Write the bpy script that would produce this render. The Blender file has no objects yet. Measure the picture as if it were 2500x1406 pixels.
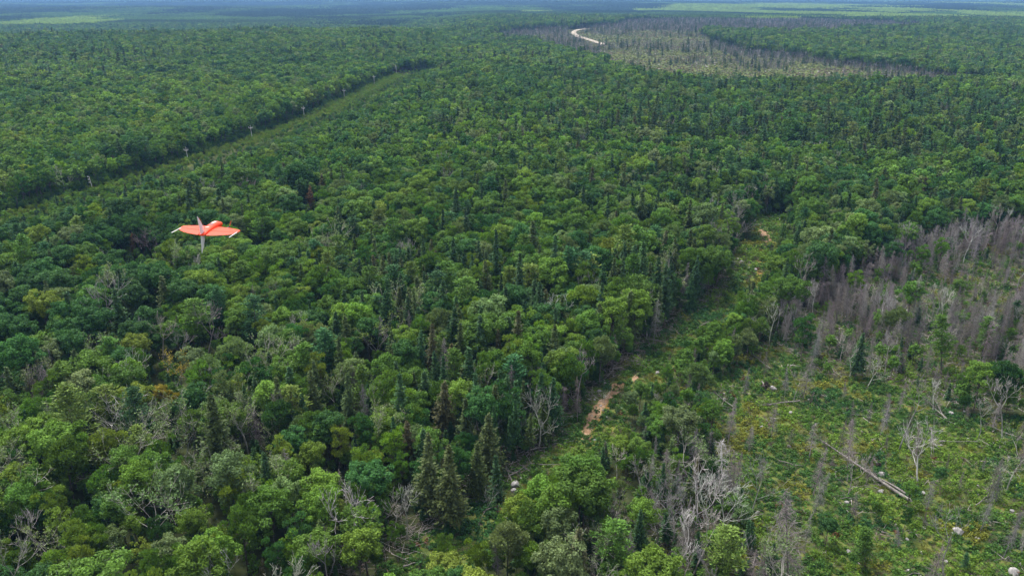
import bpy, bmesh, math
import numpy as np
from mathutils import Vector, Matrix

SC = bpy.context.scene
COL = SC.collection
R = math.radians

# ------------------------------------------------------------------ camera
F, CX, CY = 1943.0, 1250.0, 703.0            # focal length and centre, in pixels of the 2500 px wide photograph
PITCH, CAMZ = 20.5, 100.0
cam = bpy.data.cameras.new('camera'); camo = bpy.data.objects.new('camera', cam); COL.objects.link(camo)
cam.sensor_width = 36.0; cam.lens = 36.0 * F / 2500.0
cam.clip_start = 0.5; cam.clip_end = 40000
camo.location = (0, 0, CAMZ); camo.rotation_euler = (R(90 - PITCH), 0, 0)
SC.camera = camo
# ------------------------------------------------------------------ world, sun, exposure (bright overcast)
SUN_EL, SUN_AZ = 62.0, -35.0                  # azimuth from +Y towards +X
w = bpy.data.worlds.new('World'); SC.world = w; w.use_nodes = True
nt = w.node_tree
sky = nt.nodes.new('ShaderNodeTexSky'); sky.sky_type = 'NISHITA'; sky.sun_disc = False
sky.sun_elevation = R(SUN_EL); sky.sun_rotation = R(SUN_AZ); sky.dust_density = 3.0; sky.air_density = 1.0; sky.ozone_density = 1.0
hs = nt.nodes.new('ShaderNodeHueSaturation'); hs.inputs['Saturation'].default_value = .18       # thin cloud greys the blue
nt.links.new(sky.outputs[0], hs.inputs['Color']); nt.links.new(hs.outputs[0], nt.nodes['Background'].inputs[0]); nt.nodes['Background'].inputs[1].default_value = 0.11
sl = bpy.data.lights.new('sun', 'SUN'); sl.energy = 1.4; sl.angle = R(16); sl.color = (1.0, 0.96, 0.88)
so = bpy.data.objects.new('sun', sl); COL.objects.link(so)
sd = Vector((math.sin(R(SUN_AZ)) * math.cos(R(SUN_EL)), math.cos(R(SUN_AZ)) * math.cos(R(SUN_EL)), math.sin(R(SUN_EL))))
so.rotation_euler = sd.to_track_quat('Z', 'Y').to_euler(); so.location = (0, 0, 300)
SC.view_settings.view_transform = 'Standard'; SC.view_settings.look = 'None'; SC.view_settings.gamma = 1.0
SC.view_settings.exposure = 1.72
SC.render.engine = 'CYCLES'
SC.cycles.max_bounces = 5; SC.cycles.diffuse_bounces = 4; SC.cycles.transmission_bounces = 3; SC.cycles.volume_bounces = 0
SC.cycles.use_denoising = True; SC.cycles.denoiser = 'OPENIMAGEDENOISE'; SC.cycles.denoising_input_passes = 'RGB_ALBEDO_NORMAL'; SC.cycles.denoising_prefilter = 'ACCURATE'; SC.cycles.caustics_reflective = False; SC.cycles.caustics_refractive = False
# ------------------------------------------------------------------ numbers
rng = np.random.default_rng(7)
def smooth(a, b, x):
    t = np.clip((x - a) / (b - a), 0, 1); return t * t * (3 - 2 * t)
def _hash(i, j, s):
    n = (i.astype(np.int64) * 374761393 + j.astype(np.int64) * 668265263 + s * 144269) & 0x7fffffff
    n = ((n ^ (n >> 13)) * 1274126177) & 0x7fffffff
    return ((n ^ (n >> 16)) & 0xffff) / 65535.0
def noise(x, y, size, s=0):
    x = np.asarray(x, float) / size; y = np.asarray(y, float) / size
    i = np.floor(x); j = np.floor(y); u = x - i; v = y - j
    u = u * u * (3 - 2 * u); v = v * v * (3 - 2 * v)
    return ((_hash(i, j, s) * (1 - u) + _hash(i + 1, j, s) * u) * (1 - v) + (_hash(i, j + 1, s) * (1 - u) + _hash(i + 1, j + 1, s) * u) * v)
def fbm(x, y, size, s=0):
    return (noise(x, y, size, s) + .5 * noise(x, y, size / 2.1, s + 5) + .25 * noise(x, y, size / 4.3, s + 9)) / 1.75
def height(x, y):
    x = np.asarray(x, float); y = np.asarray(y, float)
    d = np.hypot(x, y)
    left = 1 - smooth(-.16, -.02, x / np.maximum(y, 1.0))
    h = 2.2 * (fbm(x, y, 90, 3) - .5) * smooth(150, 400, d)
    h = h + 9 * (fbm(x, y, 420, 4) - .5) * smooth(350, 900, d)
    h = h + left * (10 * np.exp(-((d - 1550) / 420.) ** 2) - 34 * smooth(1700, 2500, d))
    h = h - (1 - left) * 16 * smooth(2900, 3800, d)
    h = h + 60 * (fbm(x, y, 2600, 11) - .5) * smooth(3000, 6500, d) - 8 * smooth(3000, 6000, d)
    return h
SP, CP = math.sin(R(PITCH)), math.cos(R(PITCH))
def project(x, y, z):
    dz = np.asarray(z, float) - CAMZ
    zc = y * CP - dz * SP; yc = y * SP + dz * CP
    zc = np.maximum(zc, .1)
    return CX + F * x / zc, CY - F * yc / zc, zc
def ray(px, py):
    a = (np.asarray(px, float) - CX) / F; b = -(np.asarray(py, float) - CY) / F
    return a, b * SP + CP, b * CP - SP
def ground(px, py):
    dx, dy, dz = ray(px, py); dz = np.minimum(dz, -1e-4)
    h = 0.0
    for _ in range(6):
        t = (CAMZ - h) / -dz; h = height(dx * t, dy * t)
    return dx * t, dy * t, h
def inside(poly, px, py):
    c = np.zeros(np.shape(px), bool); n = len(poly)
    for k in range(n):
        x0, y0 = poly[k]; x1, y1 = poly[(k + 1) % n]
        if y0 == y1: continue
        c ^= ((y0 > py) != (y1 > py)) & (px < (x1 - x0) * (py - y0) / (y1 - y0) + x0)
    return c
def polydist(line, x, y):
    """distance to a polyline, and the signed side (+ = right of its direction)"""
    best = np.full(np.shape(x), 1e9); side = np.zeros(np.shape(x))
    for (x0, y0), (x1, y1) in zip(line[:-1], line[1:]):
        dx, dy = x1 - x0, y1 - y0; L = dx * dx + dy * dy
        t = np.clip(((x - x0) * dx + (y - y0) * dy) / L, 0, 1)
        d = np.hypot(x - x0 - t * dx, y - y0 - t * dy)
        s = (x - x0) * dy - (y - y0) * dx
        m = d < best; best = np.where(m, d, best); side = np.where(m, np.sign(s), side)
    return best, side
# ------------------------------------------------------------------ materials
def mat(name):
    m = bpy.data.materials.new(name); m.use_nodes = True
    t = m.node_tree; t.nodes.clear()
    return m, t, t.nodes.new('ShaderNodeOutputMaterial')
def attr(t, name, kind):
    a = t.nodes.new('ShaderNodeAttribute'); a.attribute_name = name; a.attribute_type = kind; return a
def math_node(t, op, a, b=None):
    n = t.nodes.new('ShaderNodeMath'); n.operation = op
    for k, v in enumerate((a, b)):
        if v is None: continue
        if isinstance(v, (int, float)): n.inputs[k].default_value = v
        else: t.links.new(v, n.inputs[k])
    return n.outputs[0]
def vscale(t, vec, fac):
    n = t.nodes.new('ShaderNodeVectorMath'); n.operation = 'SCALE'; t.links.new(vec, n.inputs[0]); t.links.new(fac, n.inputs['Scale']); return n.outputs[0]
def mix(t, fac, a, b, blend='MIX'):
    n = t.nodes.new('ShaderNodeMix'); n.data_type = 'RGBA'; n.blend_type = blend
    for s, v in ((n.inputs[0], fac), (n.inputs[6], a), (n.inputs[7], b)):
        if isinstance(v, (int, float)): s.default_value = v
        elif isinstance(v, tuple): s.default_value = (*v, 1)
        else: t.links.new(v, s)
    return n.outputs[2]
def noise_node(t, scale, detail=4, coord=None):
    n = t.nodes.new('ShaderNodeTexNoise'); n.inputs['Scale'].default_value = scale; n.inputs['Detail'].default_value = detail
    if coord: t.links.new(coord, n.inputs['Vector'])
    return n.outputs['Fac']
def ramp(t, fac, a, b):
    n = t.nodes.new('ShaderNodeMapRange'); n.inputs[1].default_value = a; n.inputs[2].default_value = b; t.links.new(fac, n.inputs[0]); return n.outputs[0]

def tinted(name, translucent, lo, hi, gloss):
    """leaf, needle or wood: the plant's own colour (tint), each leaf a little lighter or darker (shade)"""
    m, t, out = mat(name)
    col = vscale(t, attr(t, 'tint', 'INSTANCER').outputs['Vector'], ramp_lin(t, attr(t, 'shade', 'GEOMETRY').outputs['Fac'], lo, hi))
    p = t.nodes.new('ShaderNodeBsdfPrincipled'); p.inputs['Roughness'].default_value = .55
    p.inputs['Specular IOR Level'].default_value = gloss
    t.links.new(col, p.inputs['Base Color'])
    last = p.outputs[0]
    if translucent:
        tr = t.nodes.new('ShaderNodeBsdfTranslucent')
        t.links.new(mix(t, 1.0, col, (1.0, 1.0, .55), 'MULTIPLY'), tr.inputs[0])
        mx = t.nodes.new('ShaderNodeMixShader'); mx.inputs[0].default_value = translucent
        t.links.new(last, mx.inputs[1]); t.links.new(tr.outputs[0], mx.inputs[2]); last = mx.outputs[0]
    t.links.new(last, out.inputs[0])
    return m
def ramp_lin(t, fac, lo, hi):
    n = t.nodes.new('ShaderNodeMapRange'); n.inputs[3].default_value = lo; n.inputs[4].default_value = hi; t.links.new(fac, n.inputs[0]); return n.outputs[0]
LEAF = tinted('leaves', .36, .50, 1.50, .06)
NEEDLE = tinted('needles', .15, .45, 1.55, .05)
TWIG = tinted('dry_twigs', 0, .6, 1.35, .1)
def bark(name, a, b):
    m, t, out = mat(name)
    tc = t.nodes.new('ShaderNodeTexCoord')
    p = t.nodes.new('ShaderNodeBsdfPrincipled'); p.inputs['Roughness'].default_value = .9; p.inputs['Specular IOR Level'].default_value = .1
    t.links.new(mix(t, ramp(t, noise_node(t, 2.2, 6, tc.outputs['Object']), .35, .65), a, b), p.inputs['Base Color'])
    t.links.new(p.outputs[0], out.inputs[0]); return m
BARK = bark('bark', (.055, .045, .036), (.17, .15, .13))
PALEBARK = bark('pale_bark', (.30, .28, .25), (.62, .60, .56))
DEADWOOD = bark('weathered_wood', (.10, .088, .082), (.235, .215, .20))
DARKWOOD = bark('dark_root_wood', (.025, .02, .018), (.10, .08, .07))
STONE = bark('granite', (.19, .18, .175), (.36, .345, .335))
POLEWOOD = bark('pole_wood', (.46, .45, .43), (.62, .60, .57))
def plain(name, col, rough=.5, spec=.5, bump=0, var=.12, scale=6):
    m, t, out = mat(name)
    tc = t.nodes.new('ShaderNodeTexCoord')
    p = t.nodes.new('ShaderNodeBsdfPrincipled'); p.inputs['Roughness'].default_value = rough; p.inputs['Specular IOR Level'].default_value = spec
    n = noise_node(t, scale, 5, tc.outputs['Object'])
    t.links.new(mix(t, n, tuple(c * (1 - var) for c in col), tuple(min(1, c * (1 + var)) for c in col)), p.inputs['Base Color'])
    t.links.new(p.outputs[0], out.inputs[0]); return m
# ------------------------------------------------------------------ mesh builder: everything grown here is quads
class Q:
    def __init__(s): s.v = []; s.f = []; s.sh = []; s.mi = []; s.n = 0
    def add(s, v, f, sh, mi):
        s.v.append(np.asarray(v, np.float32)); s.f.append(np.asarray(f, np.int32) + s.n); s.sh.append(np.asarray(sh, np.float32)); s.mi.append(np.full(len(f), mi, np.int32)); s.n += len(v)
    def leaves(s, c, nrm, size, aspect, sh, mi=0, along=None):
        c = np.asarray(c, float); k = len(c)
        nrm = nrm / np.maximum(np.linalg.norm(nrm, axis=1, keepdims=True), 1e-6)
        a = rng.normal(size=(k, 3)) if along is None else np.asarray(along, float)
        t = np.cross(nrm, a) if along is None else a
        t = t / np.maximum(np.linalg.norm(t, axis=1, keepdims=True), 1e-6)
        b = np.cross(nrm, t); b = b / np.maximum(np.linalg.norm(b, axis=1, keepdims=True), 1e-6)
        size = np.broadcast_to(np.asarray(size, float), (k,))[:, None]
        t = t * size; b = b * size * aspect
        v = np.stack([c - t, c + b, c + t, c - b], 1).reshape(-1, 3)
        s.add(v, np.arange(k * 4).reshape(k, 4), np.repeat(sh, 4), mi)
    def tubes(s, p0, p1, r0, r1, mi=0, sides=3, sh=None):
        p0 = np.asarray(p0, float).reshape(-1, 3); p1 = np.asarray(p1, float).reshape(-1, 3); k = len(p0)
        r0 = np.broadcast_to(np.asarray(r0, float), (k,)); r1 = np.broadcast_to(np.asarray(r1, float), (k,))
        d = p1 - p0; d = d / np.maximum(np.linalg.norm(d, axis=1, keepdims=True), 1e-6)
        ref = np.where(np.abs(d[:, 2:3]) > .9, np.array([[1., 0, 0]]), np.array([[0, 0, 1.]]))
        u = np.cross(d, ref); u /= np.linalg.norm(u, axis=1, keepdims=True); w_ = np.cross(d, u)
        an = np.arange(sides) * 2 * math.pi / sides
        ring = u[:, None, :] * np.cos(an)[None, :, None] + w_[:, None, :] * np.sin(an)[None, :, None]
        v = np.concatenate([p0[:, None] + ring * r0[:, None, None], p1[:, None] + ring * r1[:, None, None]], 1).reshape(-1, 3)
        i = np.arange(sides); j = (i + 1) % sides
        f = np.stack([i, j, j + sides, i + sides], 1)
        f = (np.arange(k)[:, None, None] * 2 * sides + f[None]).reshape(-1, 4)
        if sh is None: sh = rng.random(k)
        s.add(v, f, np.repeat(np.broadcast_to(sh, (k,)), 2 * sides), mi)
    def arrays(s):
        return np.concatenate(s.v), np.concatenate(s.f), np.concatenate(s.sh), np.concatenate(s.mi)
def fill_mesh(me, v, f, mi, attrs, smooth_faces=False):
    me.vertices.add(len(v)); me.vertices.foreach_set('co', np.ascontiguousarray(v, np.float32).ravel())
    me.loops.add(f.size); me.loops.foreach_set('vertex_index', np.ascontiguousarray(f, np.int32).ravel())
    me.polygons.add(len(f)); me.polygons.foreach_set('loop_start', np.arange(0, f.size, 4, dtype=np.int32))
    me.polygons.foreach_set('material_index', np.ascontiguousarray(mi, np.int32))
    if smooth_faces: me.polygons.foreach_set('use_smooth', np.ones(len(f), bool))
    for name, kind, data in attrs:
        a = me.attributes.new(name, kind, 'POINT')
        a.data.foreach_set('vector' if kind == 'FLOAT_VECTOR' else 'value', np.ascontiguousarray(data).ravel())
    me.update(calc_edges=True)
def qmesh(name, q, mats):
    me = bpy.data.meshes.new(name)
    v, f, sh, mi = q.arrays()
    for m in mats: me.materials.append(m)
    fill_mesh(me, v, f, mi, [('shade', 'FLOAT', sh.astype(np.float32))])
    return me
def sphere_dirs(n, lo=-1.0):
    k = np.arange(n) + .5; z = 1 - (1 - lo) * k / n; a = k * 2.39996 + rng.random() * 6
    r_ = np.sqrt(np.maximum(0, 1 - z * z)); return np.stack([r_ * np.cos(a), r_ * np.sin(a), z], 1)
# ------------------------------------------------------------------ plants. each returns {'trunk': Q, 'crown': Q}
def broadleaf(h, r, rz, n_lobes, leaf, cover, lobe=.42, flat=.85, trunk_r=.16, upright=0.0, open_=0.0, low=-.45):
    zc = h - rz
    tr, cr = Q(), Q()
    lean = rng.normal(size=2) * .25
    mid = np.array([lean[0], lean[1], zc * .55]); top = np.array([lean[0] * 1.5, lean[1] * 1.5, zc + rz * .3])
    tr.tubes([[0, 0, -.4], mid], [mid, top], [trunk_r, trunk_r * .75], [trunk_r * .75, trunk_r * .3], sides=6)
    d = sphere_dirs(n_lobes, low); d += rng.normal(size=d.shape) * .16
    rad = rng.uniform(.42, 1.0, n_lobes)
    rad = np.where(d[:, 2] > .75, rng.uniform(.45, .88, n_lobes), rad)
    c = d * rad[:, None] * np.array([r, r, rz]) + np.array([top[0], top[1], zc])
    lr = lobe * r * rng.uniform(.65, 1.2, n_lobes)
    for k in range(n_lobes):
        start = mid + (top - mid) * rng.uniform(0, .8)
        tr.tubes([start], [c[k]], [trunk_r * .32], [.02], sides=3)
        lobe_sh = rng.uniform(-.16, .16)
        n = int(cover * 4 * math.pi * lr[k] ** 2 * .7 / (2 * leaf * leaf * .62))
        n = max(n, 4)
        dd = rng.normal(size=(int(n * 1.7), 3)); dd /= np.linalg.norm(dd, axis=1, keepdims=True)
        out = c[k] - np.array([top[0], top[1], zc - rz * .4]); out /= np.linalg.norm(out) + 1e-6
        keep = (dd @ out + dd[:, 2] * .5 + rng.normal(size=len(dd)) * .35) > -.35
        dd = dd[keep][:n]
        rr = rng.uniform(.55, 1.22, len(dd))
        p = c[k] + dd * (lr[k] * rr)[:, None] * np.array([1, 1, flat])
        if open_: p = p[rng.random(len(p)) > open_]; dd = dd[:len(p)]
        nr = dd * .7 + np.array([0, 0, .45]) + rng.normal(size=dd.shape) * .55
        sh = np.clip(.5 + lobe_sh + rng.normal(size=len(p)) * .2, 0, 1)
        al = None
        if upright: al = dd * .6 + np.array([0, 0, upright]) + rng.normal(size=dd.shape) * .25
        cr.leaves(p, nr, leaf * rng.uniform(.7, 1.25, len(p)), .62, sh, 0, al)
    return {'trunk': tr, 'crown': cr}
def spruce(h, r, base, whorls, per, spray, droop=.25, thin=.15, trunk_r=.13, ragged=.25):
    tr, cr = Q(), Q()
    tr.tubes([[0, 0, -.4], [0, 0, h * .5]], [[0, 0, h * .5], [0, 0, h]], [trunk_r, trunk_r * .55], [trunk_r * .55, .02], sides=5)
    nb = 14                                                     # dry lower stubs
    zz = rng.uniform(.12 * h, base + .1, nb); a = rng.random(nb) * 6.28; L = rng.uniform(.3, .8, nb) * r * .7
    p0 = np.stack([0 * a, 0 * a, zz], 1); p1 = np.stack([np.cos(a) * L, np.sin(a) * L, zz - .25 * L], 1)
    tr.tubes(p0, p1, .02, .008)
    zs = base + (h - base) * (np.arange(whorls) + rng.random(whorls) * .6) / whorls
    for z in zs:
        t = (z - base) / (h - base)
        env = r * (1 - t) ** .85 * (.55 + .45 * min(1, t / .18 + .25))
        k = max(3, int(round(per * (.6 + .4 * (1 - t)))))
        a0 = rng.random() * 6.28
        for i in range(k):
            if rng.random() < thin: continue
            L = max(.18, env * rng.uniform(1 - ragged * 2, 1 + ragged)); a = a0 + i * 6.28 / k + rng.normal() * .25
            m = max(2, int(L / spray * 1.25))
            s = (np.arange(m) + .6) / m
            out = np.array([math.cos(a), math.sin(a), 0])
            c = out[None] * (s * L)[:, None]; c[:, 2] = z - droop * L * s + .12 * L * s ** 3
            wdt = spray * (1.15 - .6 * s)
            al = np.tile(out, (m, 1)); al[:, 2] = -droop + .2 * s
            al += rng.normal(size=al.shape) * .35
            nr = np.tile([0, 0, 1.], (m, 1)) + rng.normal(size=(m, 3)) * .45
            sh = np.clip(rng.normal(.5, .2, m) + (.12 if t > .75 else 0) * 0, 0, 1)
            cr.leaves(c + rng.normal(size=c.shape) * spray * .22, nr, wdt, .55, sh, 0, al)
            side = np.cross([0, 0, 1.], out)
            for sg in (-1, 1):
                mm = max(1, int(m * .75)); ss = (np.arange(mm) + .7) / mm
                al2 = out[None] * .7 + side[None] * sg + rng.normal(size=(mm, 3)) * .3; al2[:, 2] -= .25
                cc = out[None] * (ss * L * .9)[:, None] + side[None] * sg * (spray * .62 * (1.1 - .6 * ss))[:, None]
                cc[:, 2] = z - droop * L * ss - .08
                cr.leaves(cc, np.tile([0, 0, 1.], (mm, 1)) + rng.normal(size=(mm, 3)) * .5, spray * (1.0 - .5 * ss), .5, np.clip(rng.normal(.5, .2, mm), 0, 1), 0, al2)
    cr.leaves(np.array([[0, 0, h - .1], [0, 0, h - .3]]), np.array([[1, 0, 0.], [0, 1, 0]]), spray * .9, .35, np.array([.5, .5]), 0, np.array([[0, 0, 1.], [0, 0, 1]]))
    return {'trunk': tr, 'crown': cr}
def pine(h, r, base, whorls, per, tuft, n_tuft, trunk_r=.2):
    tr, cr = Q(), Q()
    tr.tubes([[0, 0, -.4], [0, 0, h * .55]], [[0, 0, h * .55], [0, 0, h - .3]], [trunk_r, trunk_r * .6], [trunk_r * .6, .03], sides=6)
    zs = base + (h - base) * (np.arange(whorls) + rng.random(whorls) * .5) / whorls
    for z in zs:
        t = (z - base) / (h - base)
        env = r * (1 - t ** 1.7) * (.65 + .35 * min(1, t / .25)) + .35
        k = per if t < .8 else per - 1; a0 = rng.random() * 6.28
        for i in range(k):
            if rng.random() < .12: continue
            L = env * rng.uniform(.6, 1.15); a = a0 + i * 6.28 / k + rng.normal() * .3
            out = np.array([math.cos(a), math.sin(a), 0.]); rise = rng.uniform(.02, .25) + t * .35
            tip = out * L + np.array([0, 0, z + rise * L])
            tr.tubes([[0, 0, z]], [tip], [trunk_r * .3 * (1 - t) + .02], [.015])
            m = max(2, int(L / (tuft * 1.1)))
            for s in (np.arange(m) + .8) / m:
                c = out * L * s + np.array([0, 0, z + rise * L * s ** 1.4]) + rng.normal(size=3) * tuft * .25
                wd = tuft * (1.25 - .35 * s)
                p = rng.normal(size=(n_tuft, 3)) * np.array([wd * .62, wd * .62, wd * .16]) + c
                al = (p - c) * np.array([1, 1, .6]) + out * .25 + np.array([0, 0, .3]) + rng.normal(size=p.shape) * .15
                cr.leaves(p, rng.normal(size=p.shape) * .6 + np.array([0, 0, .8]), tuft * .42 * rng.uniform(.7, 1.2, n_tuft), .4, np.clip(rng.normal(.5, .22, n_tuft) + rng.normal() * .08, 0, 1), 0, al)
    return {'trunk': tr, 'crown': cr}
def branch(q, p, d, L, rad, depth, spread, minr, tips, up=.12, kids=(2, 3)):
    """one limb as 3 bending pieces, then its forks"""
    n = 3 if depth > 1 else 2
    pts = [p]; dd = d
    for _ in range(n):
        dd = dd + rng.normal(size=3) * .16 + np.array([0, 0, up]); dd = dd / np.linalg.norm(dd)
        pts.append(pts[-1] + dd * L / n)
    rr = np.maximum(np.linspace(rad, rad * .55, n + 1), minr)
    q.tubes(pts[:-1], pts[1:], rr[:-1], rr[1:], sides=5 if depth > 3 else 3)
    if depth == 0: tips.append(pts[-1]); return
    for _ in range(rng.integers(kids[0], kids[1] + 1)):
        k = rng.integers(1, n + 1)
        nd = dd + rng.normal(size=3) * spread; nd /= np.linalg.norm(nd)
        branch(q, pts[k] if depth < 4 else pts[-1], nd, L * rng.uniform(.55, .85), max(rad * .55, minr), depth - 1, spread, minr, tips, up, kids)
    branch(q, pts[-1], dd, L * .75, max(rad * .6, minr), depth - 1, spread, minr, tips, up, kids)
def bare(h, trunk_r, bole, depth=4, spread=.6, minr=.02, kids=(2, 3), forks=4, up=.12, lean=.08, leafy=0, leaf=.22):
    tr, cr = Q(), Q(); tips = []
    p = np.array([0, 0, -.3]); n = 5; pts = [p]; dd = np.array([0, 0, 1.]) + np.append(rng.normal(size=2) * lean, 0)
    for k in range(n):
        dd = dd + np.append(rng.normal(size=2) * .07, 0); dd /= np.linalg.norm(dd); pts.append(pts[-1] + dd * h * bole / n)
    rr = np.linspace(trunk_r, trunk_r * .6, n + 1)
    tr.tubes(pts[:-1], pts[1:], rr[:-1], rr[1:], sides=6)
    cr.tubes(pts[-4:-1], pts[-3:], rr[-4:-1] * 1.02, rr[-3:] * 1.02, sides=6)
    for k in range(forks):
        a = k * 6.28 / forks + rng.random(); st = pts[-1] if k < 2 else pts[-1 - rng.integers(0, 3)]
        nd = np.array([math.cos(a) * spread * 1.3, math.sin(a) * spread * 1.3, 1.0 if k < 2 else .5]); nd /= np.linalg.norm(nd)
        branch(cr, st, nd, h * (1 - bole) * .45, trunk_r * .5, depth, spread, minr, tips, up, kids)
    if leafy:
        lf = Q(); tp = np.array(tips); tp = tp[rng.random(len(tp)) < leafy]
        c = np.repeat(tp, 5, 0) + rng.normal(size=(len(tp) * 5, 3)) * .32
        lf.leaves(c, rng.normal(size=c.shape) + np.array([0, 0, .6]), leaf * rng.uniform(.7, 1.2, len(c)), .6, rng.random(len(c)), 0)
        return {'trunk': tr, 'bare_branches': cr, 'crown': lf}
    return {'trunk': tr, 'bare_branches': cr}
def dead_spruce(h, r, base, n, twig, trunk_r=.12, sub=6, droop=.35, minr=.012, broken=0.0):
    tr, cr = Q(), Q()
    lean = rng.normal(size=2) * .04 * h
    hh = h * (1 - broken)
    top = np.array([lean[0], lean[1], hh])
    tr.tubes([[0, 0, -.4], top * .5], [top * .5, top], [trunk_r, trunk_r * .6], [trunk_r * .6, .025 + .05 * broken], sides=5)
    z = base + (h - base) * rng.random(n) ** .85; z = z[z < hh]; n = len(z)
    t = (z - base) / (h - base)
    L = r * (1 - t) ** .7 * rng.uniform(.35, 1.1, n) + .12; a = rng.random(n) * 6.28
    o = np.stack([np.cos(a), np.sin(a), 0 * a], 1)
    ax = top[None] * (z / hh)[:, None]
    p1 = ax + o * (L * .55)[:, None] + np.stack([0 * a, 0 * a, -.05 * L], 1)
    p2 = ax + o * L[:, None] + np.stack([0 * a, 0 * a, -droop * L * rng.uniform(.3, 1.3, n)], 1)
    cr.tubes(ax, p1, np.maximum(.022, minr), np.maximum(.015, minr)); cr.tubes(p1, p2, np.maximum(.015, minr), minr * .8)
    for _ in range(sub):
        s = rng.uniform(.25, 1, n)[:, None]
        st = np.where(s < .55, ax + (p1 - ax) * s / .55, p1 + (p2 - p1) * (s - .55) / .45)
        e = st + (o * .5 + rng.normal(size=o.shape) * .5 + np.array([0, 0, -.35])) * (twig * rng.uniform(.4, 1.2, n) * np.minimum(1, L))[:, None]
        cr.tubes(st, e, minr, minr * .6)
    return {'trunk': tr, 'bare_branches': cr}
def shrub(r, h, n, leaf, up=.5):
    q = Q(); dd = rng.normal(size=(n, 3)); dd[:, 2] = np.abs(dd[:, 2]); dd /= np.linalg.norm(dd, axis=1, keepdims=True)
    k = rng.normal(size=(4, 2)) * r * .55; c = k[rng.integers(0, 4, n)]
    p = dd * np.array([r * .62, r * .62, h]) * rng.uniform(.5, 1.05, n)[:, None]; p[:, :2] += c
    q.leaves(p, dd * .5 + np.array([0, 0, up]) + rng.normal(size=dd.shape) * .5, leaf * rng.uniform(.6, 1.3, n), .6, rng.random(n), 0)
    return q
def tuft(r, h, n, wd):
    q = Q(); a = rng.random(n) * 6.28; c = rng.normal(size=(n, 2)) * r * .45; l = h * rng.uniform(.5, 1.1, n)
    al = np.stack([np.cos(a) * .5, np.sin(a) * .5, np.ones(n)], 1)
    p = np.stack([c[:, 0], c[:, 1], l * .45], 1)
    q.leaves(p, np.stack([-np.sin(a), np.cos(a), 0 * a + .2], 1), l * .55, wd / h, rng.random(n), 0, al); return q
def twigs(r, h, n, minr):
    q = Q(); a = rng.random(n) * 6.28; c = rng.normal(size=(n, 2)) * r * .3
    p0 = np.stack([c[:, 0], c[:, 1], 0 * a], 1); l = h * rng.uniform(.4, 1.1, n)
    p1 = p0 + np.stack([np.cos(a) * r * rng.random(n), np.sin(a) * r * rng.random(n), l], 1)
    q.tubes(p0, p1, minr, minr * .5); m = n * 2; i = rng.integers(0, n, m); s = rng.uniform(.3, .9, m)[:, None]
    st = p0[i] + (p1[i] - p0[i]) * s; q.tubes(st, st + rng.normal(size=(m, 3)) * h * .25 + np.array([0, 0, h * .12]), minr * .7, minr * .4); return q
def join(parts, mis):
    q = Q()
    for p, mi in zip(parts, mis):
        v, f, sh, _ = p.arrays(); q.add(v, f, sh, mi)
    return q
# ------------------------------------------------------------------ objects
def tag(o, label, cat, group=None):
    o['label'] = label; o['category'] = cat
    if group: o['group'] = group
    return o
def link(name, me, parent=None, kind=None):
    o = bpy.data.objects.new(name, me); COL.objects.link(o)
    if parent is not None: o.parent = parent
    if kind: o['kind'] = kind
    return o
def empty(name, loc=(0, 0, 0)):
    o = bpy.data.objects.new(name, None); COL.objects.link(o); o.location = loc; o.empty_display_size = .3; return o

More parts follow.
